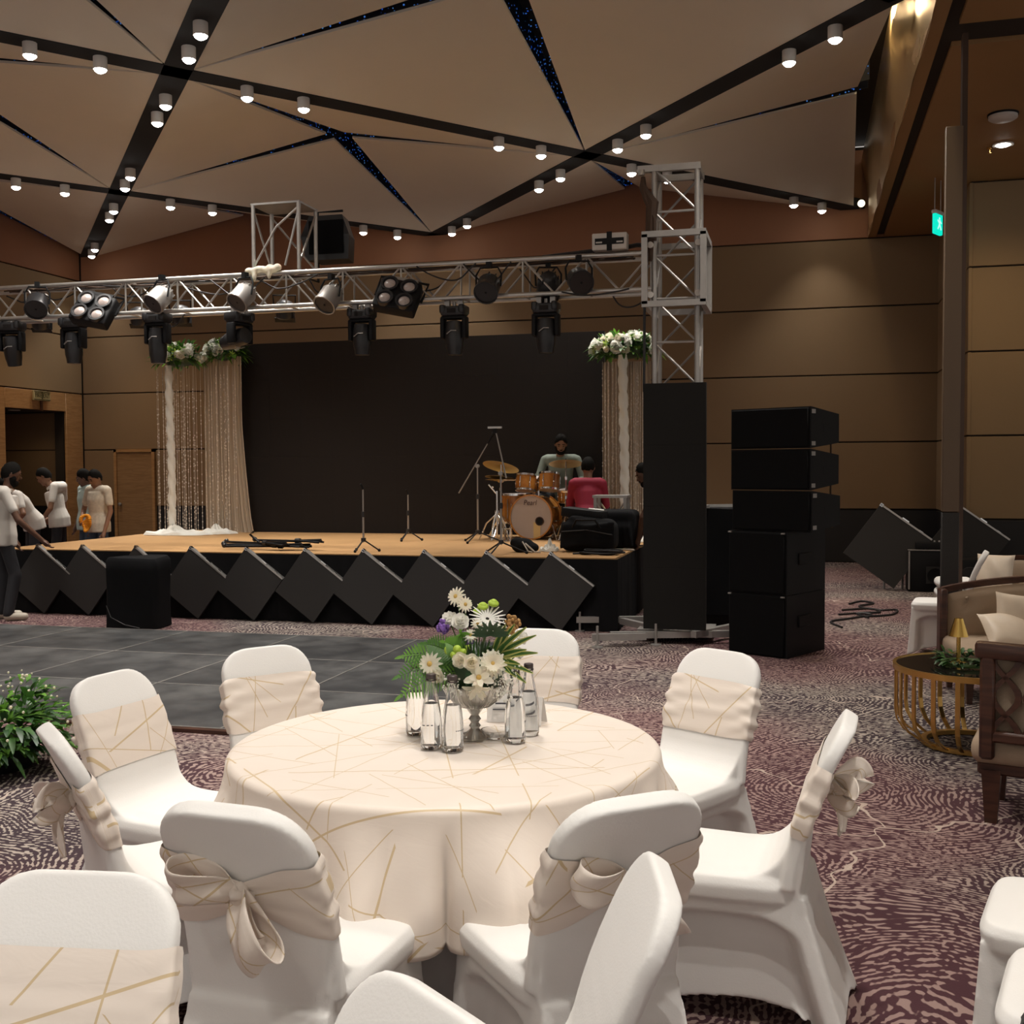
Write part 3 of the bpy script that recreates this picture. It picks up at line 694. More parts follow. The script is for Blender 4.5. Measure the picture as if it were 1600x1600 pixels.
# truss stub standing on the long truss, with a black speaker hanging behind it
tt = thing('truss_stub', 'short square truss section standing up from the long truss', 'truss', (-5.35, 10.84, TZ1 + 0.03))
for x in (-.26, .26):
    for y in (-.20, .22): MB().tube((x, y, 0), (x, y, 0.70), 0.022, n=10).obj('post', 'alu', tt)
MB().box((0, 0.01, 0.70), (0.56, 0.46, 0.02)).obj('top_plate', 'steel', tt, smooth=False)
for a, b in (((-.26, -.2, .05), (0, -.2, .45)), ((0, -.2, .45), (.26, -.2, .65)), ((.26, -.2, .05), (.26, .22, .65)), ((-.26, .22, .65), (.26, .22, .05)), ((-.26, -.2, .65), (-.26, .22, .05)), ((.1, -.2, .05), (.26, -.2, .62))):
    MB().tube(a, b, 0.012, n=6).obj('brace', 'alu', tt)
hsx = thing('hanging_speaker', 'black trapezoid speaker hanging behind the truss stub', 'speaker', (-5.0, 11.35, 3.93))
q = MB(); q.loft([[Vector((-.28, -.14, .0)), Vector((.22, -.14, 0)), Vector((.16, .15, 0)), Vector((-.22, .15, 0))], [Vector((-.33, -.16, .26)), Vector((.24, -.16, .26)), Vector((.17, .16, .26)), Vector((-.24, .16, .26))], [Vector((-.24, -.14, .48)), Vector((.15, -.14, .48)), Vector((.1, .14, .48)), Vector((-.18, .14, .48))]], True, True)
q.obj('cabinet', 'black_plastic', hsx, smooth=False)
MB().box((-.03, -.165, .24), (.40, .012, .36)).obj('grille', 'grille', hsx)
MB().path([(-.2, -.42, -.215), (-.2, 0, -.215), (-.2, 0, .55), (.1, 0, .55)], .015).obj('yoke', 'black', hsx)
rg = thing('cloth_rag', 'cream rag knotted over the truss below the stub', 'rag', (-5.47, 10.6, TZ1 + 0.02))
rb = MB()
for k in range(9): rb.ball((-.17 + k * .04, random.uniform(-.02, .02), .02 + random.uniform(-.015, .02)), (.05, .05, .038), 8, 6)
rb.ball((-.1, -.03, -.05), (.03, .02, .06), 8, 6); rb.ball((.07, -.03, -.04), (.03, .02, .05), 8, 6)
mobj('rag', remesh(rb, 'rag', .012, 3), 'petal', rg)

# ---- moving heads hanging below the truss
def moving_head(x, zt, zb, label, tilt=0.0, rz=0.0):
    t = thing('moving_head_light', label, 'stage light', (x, TY + 0.06, zt), rz, 'moving head lights under the truss')
    MB().tube((0, 0, 0.0), (0, 0, 0.05), 0.02).box((-.07, 0, 0.035), (.05, .05, .06)).box((.07, 0, 0.035), (.05, .05, .06)).obj('clamp', 'steel', t)
    b = MB(); b.rbox((0, 0, -0.05), (0.25, 0.20, 0.10), 0.03); b.rbox((-.1, 0, -0.03), (.06, .22, .09), .02); b.rbox((.1, 0, -.03), (.06, .22, .09), .02)
    bo = b.obj('base', 'black_plastic', t)
    MB().box((0.0, -.103, -.05), (.09, .006, .045)).obj('display', 'led', bo)
    MB().rbox((-.115, 0, -.21), (.045, .12, .22), .015).rbox((.115, 0, -.21), (.045, .12, .22), .015).rbox((0, 0, -.11), (.25, .13, .03), .012).obj('yoke', 'black', t)
    L = zt - zb
    q = MB(); q.lathe([(.05, .11), (.085, .10), (.095, .05), (.098, -.05), (.092, -L + .34), (.082, -L + .30), (.075, -L + .25), (.06, -L + .249)], 20)
    ho = q.obj('head', 'black_plastic', t); ho.location = (0, 0, -.25); ho.rotation_euler = (tilt, 0, 0)
    MB().lathe([(.001, -L + .262), (.058, -L + .256)], 18, caps=False).obj('front_lens', 'glass', ho)
    MB().path([(-.05, -.1, -.03), (0, -.115, 0.0), (.05, -.1, -.0)], .006).obj('handle', 'steel', ho)
    return t
MHL = ['first moving head light from the left, at the picture edge', 'second moving head light from the left under the truss', 'third moving head light, in front of the left flower crown', 'moving head light turned sideways, above the left curtain', 'fifth moving head light, over the left half of the LED wall', 'sixth moving head light, over the middle of the LED wall', 'rightmost moving head light under the truss']
for k, (x, zt, zb) in enumerate(((-8.665, 3.314, 2.831), (-7.855, 3.319, 2.836), (-6.798, 3.333, 2.805), (-5.81, 3.30, 2.80), (-4.41, 3.283, 2.822), (-3.408, 3.275, 2.791), (-2.457, 3.266, 2.781))):
    tilt = {0: 0.25, 3: math.radians(80)}.get(k, 0.0)
    moving_head(x, zt, zb, MHL[k], tilt, {3: 1.2, 0: 0.2}.get(k, 0))
# ---- PAR cans
def par_can(x, y, z, label, mat, tilt, rz):
    t = thing('par_can', label, 'stage light', (x, y, z), rz, 'par cans on the truss')
    b = MB(); b.lathe([(.05, .15), (.075, .13), (.09, .09), (.115, .06), (.115, -.10), (.122, -.10), (.122, -.13), (.108, -.13), (.108, -.115)], 22)
    bo = b.obj('body', mat, t); bo.rotation_euler = (tilt, 0, 0)
    MB().lathe([(.001, -.1175), (.1075, -.1175)], 22, caps=False).obj('front_face', 'par_face', bo)
    MB().lathe([(.001, -.124), (.012, -.119)], 8, caps=False).obj('centre_screw', 'black', bo)
    for kk in range(8):
        a = kk * PI / 4; MB().box((.09 * math.cos(a), .09 * math.sin(a), .10), (.012, .012, .06)).obj('cooling_fin', mat, bo)
    MB().path([(-.125, 0, 0), (-.13, .02, .12), (-.09, .03, .19), (.09, .03, .19), (.13, .02, .12), (.125, 0, 0)], .01, 6).obj('yoke', 'black', t)
    MB().box((0, .03, .215), (.05, .06, .06)).obj('clamp', 'black', t)
    return t
PL = [(-8.18, 'black_plastic', 'black par can at the left end of the truss', -.9, .5), (-6.648, 'steel', 'silver par can left of the flower crown on the truss', -.85, -.35), (-5.665, 'steel', 'silver par can above the sideways moving head', -.8, -.35), (-4.688, 'steel', 'brightest silver par can right of the truss stub', -.75, -.3), (-2.998, 'black_plastic', 'black par can facing the guests right of the truss centre', -.9, 0.0), (-2.087, 'black_plastic', 'black par can on the truss nearest the tower', -1.2, .4), (-2.448, 'black_plastic', 'black par can turned towards the stage behind a truss strut', 0.9, 0.3)]
for k, (x, m, lb, ti, rz) in enumerate(PL):
    par_can(x, 10.5 if k != 6 else 10.75, (3.482, 3.484, 3.461, 3.40, 3.43, 3.45, 3.45)[k], lb, m, ti, rz)
def blinder(x, z, label, rz):
    t = thing('blinder_light', label, 'stage light', (x, 10.48, z), 0, 'four cell blinders on the truss')
    t.rotation_euler = (-.55, .20, rz); t.scale = (1.2, 1.2, 1.2)
    MB().rbox((0, 0.04, 0), (.36, .12, .30), .02).obj('housing', 'black', t)
    for a in (-.085, .085):
        for b in (-.075, .075):
            f = MB().lathe([(.075, -.01), (.075, .03), (.058, .03), (.054, .015)], 20, (a, -.02, b), (0, -1, 0)).obj('cell_ring', 'black_plastic', t)
            MB().lathe([(.054, .0), (.035, .016), (.001, .022)], 18, (a, -.03, b), (0, -1, 0), caps=False).obj('lens', 'lens_glass', f)
    MB().path([(-.20, .05, 0), (-.21, .05, .2), (.21, .05, .2), (.20, .05, 0)], .012, 6).obj('yoke', 'black', t)
    MB().box((0, .03, .165), (.26, .08, .03)).obj('top_fins', 'steel' if x > -5 else 'black', t)
blinder(-7.46, 3.40, 'four cell blinder light near the left end of the truss', 0.1)
blinder(-3.943, 3.39, 'four cell blinder light in the middle of the truss', 0.1)
for k, x in enumerate((-7.25, -6.72, -5.45, -8.55)):
    t = thing('wash_light', 'dark wash light on the far side of the truss, %s' % ['behind the blinder', 'behind the leftmost silver par can', 'below the truss stub', 'at the left picture edge'][k], 'stage light', (x, 11.02, 3.38), 0.4, 'wash lights on the far side of the truss')
    t.rotation_euler = (0.5, 0, 0.4)
    MB().lathe([(.04, .10), (.09, .07), (.10, -.06), (.085, -.09)], 16).obj('body', 'black_plastic', t)
    MB().path([(-.11, 0, 0), (-.12, 0, .16), (.12, 0, .16), (.11, 0, 0)], .01, 6).obj('yoke', 'black', t)
    MB().box((.0, 0, -.12), (.22, .01, .08), (.6, 0, 0)).box((0, .1, -.1), (.2, .01, .1), (-.6, 0, 0)).obj('barn_door', 'black', t)
pb = thing('power_box', 'pale junction box taped on top of the truss by the tower', 'box', (-1.80, 10.60, TZ1 + 0.03), 0)
MB().rbox((0, 0, 0.085), (0.34, 0.12, 0.16), .008, k=1).obj('case', 'housing', pb)
MB().box((-.08, -.062, .085), (.12, .006, .06)).box((.08, -.062, .085), (.12, .006, .06)).box((0, -.063, .085), (.05, .008, .18)).obj('tape', 'black', pb, smooth=False)
MB().box((-.10, -.066, .075), (.06, .006, .014)).box((.10, -.066, .075), (.06, .006, .014)).obj('switch', 'housing', pb, smooth=False)
# cables looping along the truss
rnd = random.Random(4)
WORDN = 'one two three four five six seven eight nine ten eleven twelve thirteen fourteen fifteen sixteen'.split()
for k in range(16):
    x = -8.9 + k * 0.47; L = rnd.uniform(.35, .8); sag = rnd.uniform(.06, .28); z = rnd.choice((3.68, 3.66, 3.36)); y = rnd.choice((10.58, 10.9))
    if z < 3.5: sag *= .5
    pts = [(x + L * (i / 20 + .06 * math.sin(i * .31 + k)), y + .015 * math.sin(i * .4 + k), z - sag * math.sin(PI * i / 20)) for i in range(21)]
    o = MB().path(pts, 0.008, 6).obj('truss_cable', 'cable')
    tag(o, 'black cable loop hanging in the lighting truss, number %s from its left end' % WORDN[k], 'cable', 'cables looping along the truss')
for k in range(5):
    pts = [(-8.8 + i * .15, 10.74 + .03 * k + .03 * math.sin(i * .6 + k), 3.685 + .006 * k + .014 * math.sin(i * .9 + k * 1.7)) for i in range(49)]
    tag(MB().path(pts, 0.009, 6).obj('truss_cable', 'cable' if k % 2 else 'strap'), 'long dark cable lying along the truss top, %s strand of five' % ORD[k], 'cable', 'cables lying along the truss')
tag(MB().path([(-2.5, 10.72, 3.73), (-2.2, 10.72, 3.75), (-1.98, 10.74, 3.77), (-1.8, 10.74, 3.77), (-1.55, 10.68, 3.79), (-1.38, 10.6, 3.76)], .022, 8).obj('cable_bundle', 'cable'), 'thick black cable bundle running over the truss to the tower', 'cable')

# ================================================================== PA STACK
ang = math.atan2(0.42, -0.85)
UX = Vector((0.88, -0.475, 0)); VX = Vector((0.475, 0.88, 0))      # along the front, towards the back
prz = math.atan2(UX.y, UX.x)
def pa_box(name, label, x, y, z, w, d, h0, h1, group, cat='speaker'):
    t = thing(name, label, cat, (x, y, z), prz, group)
    b = MB(); dz = (h0 - h1) / 2
    vs = [(-w / 2, 0, 0), (w / 2, 0, 0), (w / 2, d, dz), (-w / 2, d, dz), (-w / 2, 0, h0), (w / 2, 0, h0), (w / 2, d, h0 - dz), (-w / 2, d, h0 - dz)]
    b.add(vs, [(3, 2, 1, 0), (4, 5, 6, 7), (0, 1, 5, 4), (1, 2, 6, 5), (2, 3, 7, 6), (3, 0, 4, 7)])
    b.obj('cabinet', 'black', t, smooth=False)
    MB().rbox((0, -0.012, h0 / 2), (w - .03, .03, h0 - .02), .008, k=1).obj('grille', 'grille', t)
    return t
cx, cy = -0.115, 9.64                                  # near corner of the stack on the floor
for k, (u, z, lb) in enumerate(((-.29, 0, 'lower front black subwoofer cabinet in the speaker stack'), (-.29, .545, 'upper front black subwoofer cabinet in the speaker stack'))):
    p = Vector((cx, cy, 0)) + UX * u
    t = pa_box('subwoofer', lb, p.x, p.y, z, 0.57, 0.68, .54, .54, 'subwoofers in the speaker stack')
    MB().rbox((.292, .3, .30), (.02, .22, .10), .006, k=1).obj('side_handle', 'black', t)
    for sx in (-.26, .26): MB().box((sx, -.03, .53), (.03, .02, .012)).obj('corner_plate', 'steel', t, smooth=False)
for k in range(3):
    p = Vector((cx, cy, 0)) + UX * (-.215 + (.03 if k else .045)) + VX * .02
    t = pa_box('line_array_speaker', ['lowest line array speaker, resting on the subwoofers', 'middle line array speaker in the black stack', 'top line array speaker of the black stack'][k], p.x, p.y, 1.09 + k * .355, 0.77, .50, .35, .25, 'line array speakers in the black stack')
    fl_ = MB()
    for sx in (-.375, .375):
        for z in (.04, .31): fl_.box((sx, .04, z), (.03, .06, .035))
    fl_.obj('rigging_plate', 'steel', t, smooth=False)
    MB().box((.38, .30, .17), (.012, .16, .07)).obj('side_handle', 'black', t, smooth=False)
    MB().tube((.33, .46, .02 if k == 0 else -.08), (.33, .46, .06), .008).obj('rear_pin', 'strap', t)
MB_ = MB()
fc = thing('covered_flight_case', 'tall flight case under a creased black cloth between LED column and speakers', 'flight case', (-0.80, 11.45, 0))
MB().rbox((0, 0, .6), (.50, .5, 1.2), .02).obj('case', 'black', fc)
rows = []
for k, z in enumerate((1.225, 1.22, 1.0, .8, .6, .4, .15)):
    rr = .30 if k else .2
    rows.append([Vector((rr * math.copysign(abs(math.cos(a)) ** .35, math.cos(a)) + .012 * math.sin(5 * a + z * 8), rr * math.copysign(abs(math.sin(a)) ** .35, math.sin(a)) + .012 * math.cos(7 * a + z * 6), z + .015 * math.sin(a * 3 + k))) for a in [2 * PI * i / 48 for i in range(48)]])
MB().loft(rows, True, False).add([], []).obj('cloth', 'black_fabric', fc)
MB().loft([rows[0], [Vector((0, 0, 1.235))] * 48], True, False).obj('cloth_top', 'black_fabric', fc)
MB().box((-.05, -.1, 1.25), (.4, .03, .03), (0, 0, .5)).box((-.15, -.2, 1.25), (.03, .3, .03), (0, 0, .3)).obj('aluminium_bar', 'alu', fc, smooth=False)
# equipment by the back wall at right
cab = thing('amplifier_cabinet', 'black amplifier cabinet with a round cone by the back wall', 'amplifier', (1.58, 15.2, 0))
MB().rbox((0, .2, .27), (.46, .4, .54), .012).obj('cabinet', 'black', cab)
MB().box((.1, -.006, .22), (.22, .02, .22)).obj('baffle', 'led_tile', cab, smooth=False)
MB().lathe([(.10, .0), (.095, .02), (.04, .01), (.001, .005)], 20, (.1, -.015, .22), (0, -1, 0)).obj('cone', 'black', cab)
MB().box((0, .2, .545), (.47, .41, .012)).box((-.22, .0, .28), (.02, .02, .5)).obj('corner_trim', 'steel', cab, smooth=False)
lg = thing('folding_stand', 'thin grey metal stand with two legs left of the amplifier cabinet', 'stand', (1.2, 15.5, 0))
for x in (-.13, .1): MB().tube((x, 0, 0), (x + .02, 0.05, .50), .014).obj('leg', 'steel', lg)
MB().box((0.0, .04, .50), (.34, .3, .03)).obj('shelf', 'black', lg)
mx = thing('mixer_case', 'low black mixer case with knobs on top of the amplifier cabinet', 'mixer', (1.62, 15.38, .553))
MB().rbox((0, 0, .05), (.36, .3, .09), .01).obj('case', 'black', mx)
for k in range(5): MB().lathe([(.014, 0), (.011, .02)], 8, (-.12 + k * .06, -.05, .095)).obj('knob', 'steel', mx)
bxx = thing('cone_speaker', 'dark speaker box behind the far white chair', 'speaker', (2.02, 14.6, 0))
MB().rbox((0, .2, .24), (.42, .4, .48), .012).obj('cabinet', 'black', bxx)
MB().lathe([(.13, .0), (.125, .02), (.05, .01), (.001, .005)], 20, (0, -.005, .26), (0, -1, 0)).obj('cone', 'led_tile', bxx)
for k, (x, y, pts) in enumerate(((.55, 13.6, [(0, 0), (.15, .3), (.28, .1), (.1, -.2), (.3, -.5), (.5, -.45), (.4, -.9), (.1, -1.1)]), (.4, 12.6, [(0, 0), (.2, .15), (.35, .05), (.1, -.3), (-.1, -.6), (.0, -1.0)]), (.45, 13.0, [(0, 0), (.3, .2), (.4, -.1), (.15, -.25), (.25, -.6)]))):
    sm = smooth_path([(px, py, .012) for px, py in pts], 8)
    tag(MB().path(sm, .012, 6).obj('floor_cable', 'cable'), ['black cable snaking on the carpet by the amplifier cabinet', 'black cable curling on the carpet behind the speaker stack', 'shorter black cable loop on the carpet right of the speaker stack'][k], 'cable', None, (x, y, 0))
# covered monitor speaker in front of the stage
ms = thing('covered_speaker', 'black speaker under a cloth cover standing before the stage', 'speaker', (-6.72, 10.12, 0), 0.18)
rows = []
for z, w_, d_ in ((0.01, .29, .22), (.1, .285, .215), (.35, .28, .21), (.60, .285, .215), (.70, .285, .21), (.735, .26, .19), (.745, .1, .08)):
    rows.append([Vector((w_ * math.copysign(abs(math.cos(a)) ** .3, math.cos(a)) + .006 * math.sin(6 * a + z * 9), d_ * math.copysign(abs(math.sin(a)) ** .3, math.sin(a)) + .006 * math.cos(5 * a + z * 7), z + .01 * math.sin(2 * a) * (z > .6))) for a in [2 * PI * i / 48 for i in range(48)]])
MB().loft(rows, True, True).obj('cover', 'black_fabric', ms)
MB().path([(-.25, -.23, .25), (-.2, -.24, .13), (-.05, -.235, .05), (.1, -.235, .02)], .006, 6).obj('drawstring', 'cable', ms)
# ================================================================== FLOWERS (shared builders)
def petal_ring(mb, c, n, r0, L, w, lift, ax=(0, 0, 1), curl=0.2, ph=0.0, pts=4):
    R = Vector((0, 0, 1)).rotation_difference(Vector(ax)).to_matrix()
    for k in range(n):
        a = 2 * PI * k / n + ph; ca, sa = math.cos(a), math.sin(a); rows = []
        for i in range(pts + 1):
            t = i / pts; rad = r0 + L * t * math.cos(lift); z = L * t * math.sin(lift) - curl * L * t * t
            hw = w * (math.sin(PI * (0.12 + 0.80 * t)) ** .8) / 2
            rows.append([Vector(c) + R @ Vector((rad * ca - s * hw * sa, rad * sa + s * hw * ca, z - abs(s) * -.12 * w)) for s in (-1, 0, 1)])
        mb.loft(rows, False)
    return mb
def rose_mesh(name, r, mat):
    b = MB()
    for k, (n, r0, L, lift) in enumerate(((3, .05, .5, 1.45), (4, .2, .62, 1.25), (5, .35, .72, 1.0), (6, .5, .75, .65))):
        petal_ring(b, (0, 0, -.10 * k * r), n, r0 * r, L * r, 1.05 * r, lift, curl=-.25 if k < 3 else .3, ph=k * .6)
    b.ball((0, 0, -.25 * r), (.55 * r, .55 * r, .45 * r), 10, 6)
    m = b.mesh(name); m.materials.append(MT[mat]); return m
def daisy_mesh(name, r, mat, layers=2, n=13):
    b = MB()
    for k in range(layers): petal_ring(b, (0, 0, .006 * k), n,                  .13 * r, .90 * r * (1 - .16 * k), .27 * r, .16 + .26 * k, curl=.25, ph=k * .24)
    b.ball((0, 0, .004), (.2 * r, .2 * r, .006), 8, 5)
    m = b.mesh(name); m.materials.append(MT[mat]); return m
def leaf(mb, base, d, L, w, up=(0, 0, 1), droop=.25, fold=.15, n=6, uvs=False):
    d = Vector(d).normalized(); side = d.cross(Vector(up))
    side = side.normalized() if side.length > 1e-4 else d.orthogonal().normalized()
    nn = side.cross(d); rows = []
    for i in range(n + 1):
        t = i / n; c = Vector(base) + d * (L * t) - Vector((0, 0, droop * L * t * t)); h = w * .5 * math.sin(PI * min(.97, .06 + .9 * t ** .8)) ** .8
        rows.append([c - side * h + nn * fold * h, c, c + side * h + nn * fold * h])
    return mb.loft(rows, False)
def aim(o, d, roll=0.0):
    o.rotation_euler = (Matrix.Rotation(0, 3, 'Z') @ Vector((0, 0, 1)).rotation_difference(Vector(d)).to_matrix() @ Matrix.Rotation(roll, 3, 'Z')).to_euler()

# ================================================================== DECOR COLUMNS ON THE STAGE
RS = rose_mesh('crown_flower', .058, 'petal_white'); RS2 = rose_mesh('crown_flower', .050, 'petal'); RS3 = daisy_mesh('crown_flower', .06, 'lime', 1, 7)
def flower_crown(label, x, y, z, w, d, h, seed, nfl):
    r_ = random.Random(seed)
    t = thing('floral_arrangement', label, 'flowers', (x, y, z), 0, 'flower crowns on the draped columns')
    g = MB(); gl = MB()
    for k in range(420):
        a = r_.uniform(0, 2 * PI); e = r_.uniform(-.5, 1.2); s = r_.uniform(.5, 1.0)
        p = Vector((w * s * math.cos(a) * math.cos(e), d * s * math.sin(a) * math.cos(e), h * s * math.sin(e)))
        dr = Vector((p.x / w, p.y / d, p.z / h + .2)) + Vector((r_.uniform(-.5, .5), r_.uniform(-.5, .5), r_.uniform(-.6, .4)))
        leaf(g if k % 3 else gl, p, dr, r_.uniform(.08, .17), r_.uniform(.03, .055), n=3)
    stuff(g.obj('foliage', 'leaf', t)); stuff(gl.obj('light_foliage', 'leaf_bright', t))
    MB().ball((0, 0, 0), (w * .75, d * .75, h * .7), 14, 8).obj('foam_core', 'leaf_dark', t)
    for k in range(nfl):
        a = r_.uniform(PI * .95, PI * 2.05) if k % 5 else r_.uniform(0, PI); e = r_.uniform(-.25, 1.1)
        p = Vector((w * math.cos(a) * math.cos(e), d * math.sin(a) * math.cos(e), h * math.sin(e)))
        o = mobj('flower', (RS, RS, RS2, RS3)[k % 4], None, t); o.location = p * 1.02; aim(o, Vector((p.x / w, p.y / d, p.z / h + .1)), k); s = r_.uniform(.8, 1.35); o.scale = (s, s, s)
    return t
def bead_curtain(name, label, x0, x1, y, z0, z1, n, parent=None):
    b = MB(); r_ = random.Random(n)
    for k in range(n):
        x = lerp(x0, x1, (k + r_.uniform(.1, .9)) / n); yy = y + r_.uniform(-.06, .06)
        b.tube((x, yy, z0), (x, yy, z1), .0022, n=4, caps=False)
        z = z1 - r_.uniform(.1, .5)
        while z > z0 + .02:
            if r_.random() < .72: b.ball((x, yy, z), (.008, .008, .015), 5, 3)
            z -= r_.uniform(.03, .09)
    o = stuff(b.obj(name, 'bead')); return tag(o, label, 'bead curtain', 'bead curtains on the stage')
def wrapped_pole(label, x, y, z0, z1, r):
    t = thing('draped_pole', label, 'pole', (x, y, z0), 0, 'cloth wrapped poles on the stage')
    rows = []; n = 26; m = 90
    for i in range(m):
        z = (z1 - z0) * i / (m - 1)
        rows.append([Vector(((r + .008 * math.sin(2 * PI * k / n * 2 + z * 26) + .004 * math.sin(z * 60 + k)) * math.cos(2 * PI * k / n) + .012 * math.sin(z * 2), (r + .008 * math.sin(2 * PI * k / n * 2 + z * 26)) * math.sin(2 * PI * k / n), z)) for k in range(n)])
    MB().loft(rows, True, True).obj('cloth_wrap', 'petal_white', t)
    MB().lathe([(.18, 0), (.18, .012), (.03, .02)], 20).obj('base_plate', 'steel', t)
    return t
def pooled_cloth(label, x, y, w, d, seed):
    r_ = random.Random(seed); rows = []; n = 40
    prof = [(1.0, .004), (.93, .035), (.7, .03), (.5, .06), (.3, .05), (.12, .10), (.02, .11)]
    ph = [r_.uniform(0, 6) for _ in range(4)]
    for i, (s, z) in enumerate(prof):
        rows.append([Vector((w * s * math.cos(a) * (1 + .13 * math.sin(3 * a + ph[0]) + .07 * math.sin(7 * a + ph[1])), d * s * math.sin(a) * (1 + .13 * math.sin(4 * a + ph[2])), z * (1 + .35 * math.sin(6 * a + i * 1.3 + ph[3])) + .002)) for a in [2 * PI * k / n for k in range(n)]])
    o = MB().loft(rows, True, True).obj('pooled_cloth', 'petal_white')
    return tag(o, label, 'cloth', 'white cloths pooled on the stage', (x, y, SZ))
def sheer(label, x0, x1, xb1, y, z0, z1, n=90, amp=.03):
    rows = []
    for i in range(14):
        t = i / 13; z = lerp(z0, z1, t); xe = lerp(xb1, x1, min(1, t * 1.6) ** .7)
        rows.append([Vector((lerp(x0, xe, k / n), y + amp * (math.sin(k * .9) + .6 * math.sin(k * .37 + 1)) * (1.2 - .5 * t), z)) for k in range(n + 1)])
    o = MB().loft(rows, False).obj('sheer_curtain', 'sheer')
    return tag(o, label, 'curtain')
flower_crown('flower crown with white and green blooms on the left draped column', -8.50, 13.9, 3.22, .36, .30, .18, 3, 46)
flower_crown('darker flower arrangement right behind the left flower crown', -7.93, 14.15, 3.30, .28, .22, .17, 5, 24)
flower_crown('brightly lit white flower crown on the right draped column beside the LED wall', -2.19, 14.0, 3.15, .41, .34, .18, 8, 64)
wrapped_pole('white cloth wrapped pole under the left flower crown', -8.58, 13.75, SZ, 3.1, .05)
wrapped_pole('white twisted cloth pole under the right flower crown', -2.165, 13.72, SZ, 3.05, .055)
bead_curtain('bead_curtain', 'clear bead strings hanging around the left draped pole', -8.84, -8.24, 13.85, SZ + .02, 3.1, 22)
bead_curtain('bead_curtain', 'clear bead strings hanging in front of the left sheer curtain', -8.24, -7.7, 14.0, SZ + .02, 3.1, 15)
bead_curtain('bead_curtain', 'clear bead strings hanging under the right flower crown', -2.46, -1.92, 13.85, SZ + .02, 2.98, 30)
sheer('beige sheer curtain hanging at the left edge of the LED wall', -8.27, -7.66, -7.50, 14.12, SZ + .01, 3.24)
sheer('beige sheer curtain behind the right draped pole', -2.50, -1.88, -1.88, 14.12, SZ + .01, 3.0)
pooled_cloth('white cloth pooled on the stage at the foot of the left draped pole', -8.42, 13.55, .50, .22, 1)
pooled_cloth('white cloth pooled at the foot of the left sheer curtain', -7.95, 13.85, .30, .16, 2)
pooled_cloth('white cloth pooled at the foot of the right draped pole', -1.98, 13.3, .25, .2, 3)

# ================================================================== DRUM KIT
def cyl_drum(root, c, ax, r, h, n=36, hoop='chrome', nl=8, head='drum_head', shellname='shell'):
    ax = Vector(ax).normalized()
    sh = MB().lathe([(r, 0), (r, h)], n, c, ax, False).obj(shellname, 'drum_wood', root)
    MB().lathe([(.001, -.004), (r * .985, -.004)], n, c, ax, False).obj('head', head, root)
    MB().lathe([(.001, h + .004), (r * .985, h + .004)], n, c, ax, False).obj('head', head, root)
    for z in (0, h):
        MB().lathe([(r * .985, z - .012), (r * 1.05, z - .012), (r * 1.05, z + .012), (r * .985, z + .012), (r * .985, z - .012)], n, c, ax, False).obj('hoop', hoop, root)
    R = Vector((0, 0, 1)).rotation_difference(ax).to_matrix()
    for k in range(nl):
        a = 2 * PI * k / nl + .2
        p = Vector(c) + R @ Vector((r * 1.03 * math.cos(a), r * 1.03 * math.sin(a), h * .15)); q = Vector(c) + R @ Vector((r * 1.03 * math.cos(a), r * 1.03 * math.sin(a), h * .85))
        MB().tube(p, q, .006, n=6).ball((p * .6 + q * .4), .013, 6, 5).obj('lug', 'chrome', root)
    return sh
dk = thing('bass_drum', 'large amber bass drum with pale front head and two tom drums mounted on it', 'drum', (-3.30, 13.45, SZ), math.radians(-4))
bc = (0, 0, .285)
cyl_drum(dk, (0, .0, .285), (0, 1, 0), .272, .42, 44, 'drum_wood', 10)
MB().lathe([(.045, -.001), (.045, .002), (.001, .003)], 20, (.115, -.006, .235), (0, -1, 0)).obj('port_hole', 'black', dk)
MB().lathe([(.045, 0), (.052, .004), (.058, 0)], 20, (.115, -.008, .235), (0, -1, 0)).obj('port_ring', 'dark_wood', dk)
MB().box((.08, -.0065, .12), (.09, .002, .2)).obj('damper_patch', 'cymbal', dk)
text('lettering', 'Pearl', .095, 'dark_wood', dk, (-.01, -.010, .465), (PI / 2, 0, 0), .001, .2, .9)
for s in (-1, 1): MB().tube((s * .25, .06, .22), (s * .36, -.06, .0), .008).obj('spur', 'chrome', dk)
for k, (x, z, r, h) in enumerate(((-.11, .72, .125, .19), (.20, .73, .13, .20))):
    tm = thing3 = None
    ax = Vector((0, .22, 1)).normalized()
    cyl_drum(dk, (x, .12, z - .10), ax, r, h, 30, 'chrome', 6, shellname='tom_shell')
MB().tube((.04, .2, .55), (.04, .2, .78), .014).tube((.04, .2, .72), (-.08, .16, .74), .01).tube((.04, .2, .72), (.16, .16, .74), .01).obj('tom_mount', 'chrome', dk)
ft = thing('floor_tom', 'amber floor tom standing left of the bass drum', 'drum', (-3.60, 13.85, SZ))
cyl_drum(ft, (0, 0, .2), (0, 0, 1), .19, .36, 32, 'chrome', 6)
for k in range(3):
    a = 2 * PI * k / 3 + .5; MB().tube((.2 * math.cos(a), .2 * math.sin(a), 0), (.2 * math.cos(a), .2 * math.sin(a), .45), .008).obj('leg', 'chrome', ft)
rt = thing('rack_tom', 'small amber tom drum behind the two mounted toms', 'drum', (-3.33, 13.95, SZ), 0)
cyl_drum(rt, (0, 0, .62), (0, -.3, 1), .12, .17, 28, 'chrome', 6)
MB().tube((0, .05, 0), (0, .05, .66), .012).obj('post', 'chrome', rt)
for k in range(3):
    a = 2 * PI * k / 3; MB().tube((0, .05, .25), (.2 * math.cos(a), .05 + .2 * math.sin(a), 0.01), .008).obj('leg', 'chrome', rt)
sn = thing('snare_drum', 'snare drum on a stand in front of the drummer', 'drum', (-2.83, 13.72, SZ))
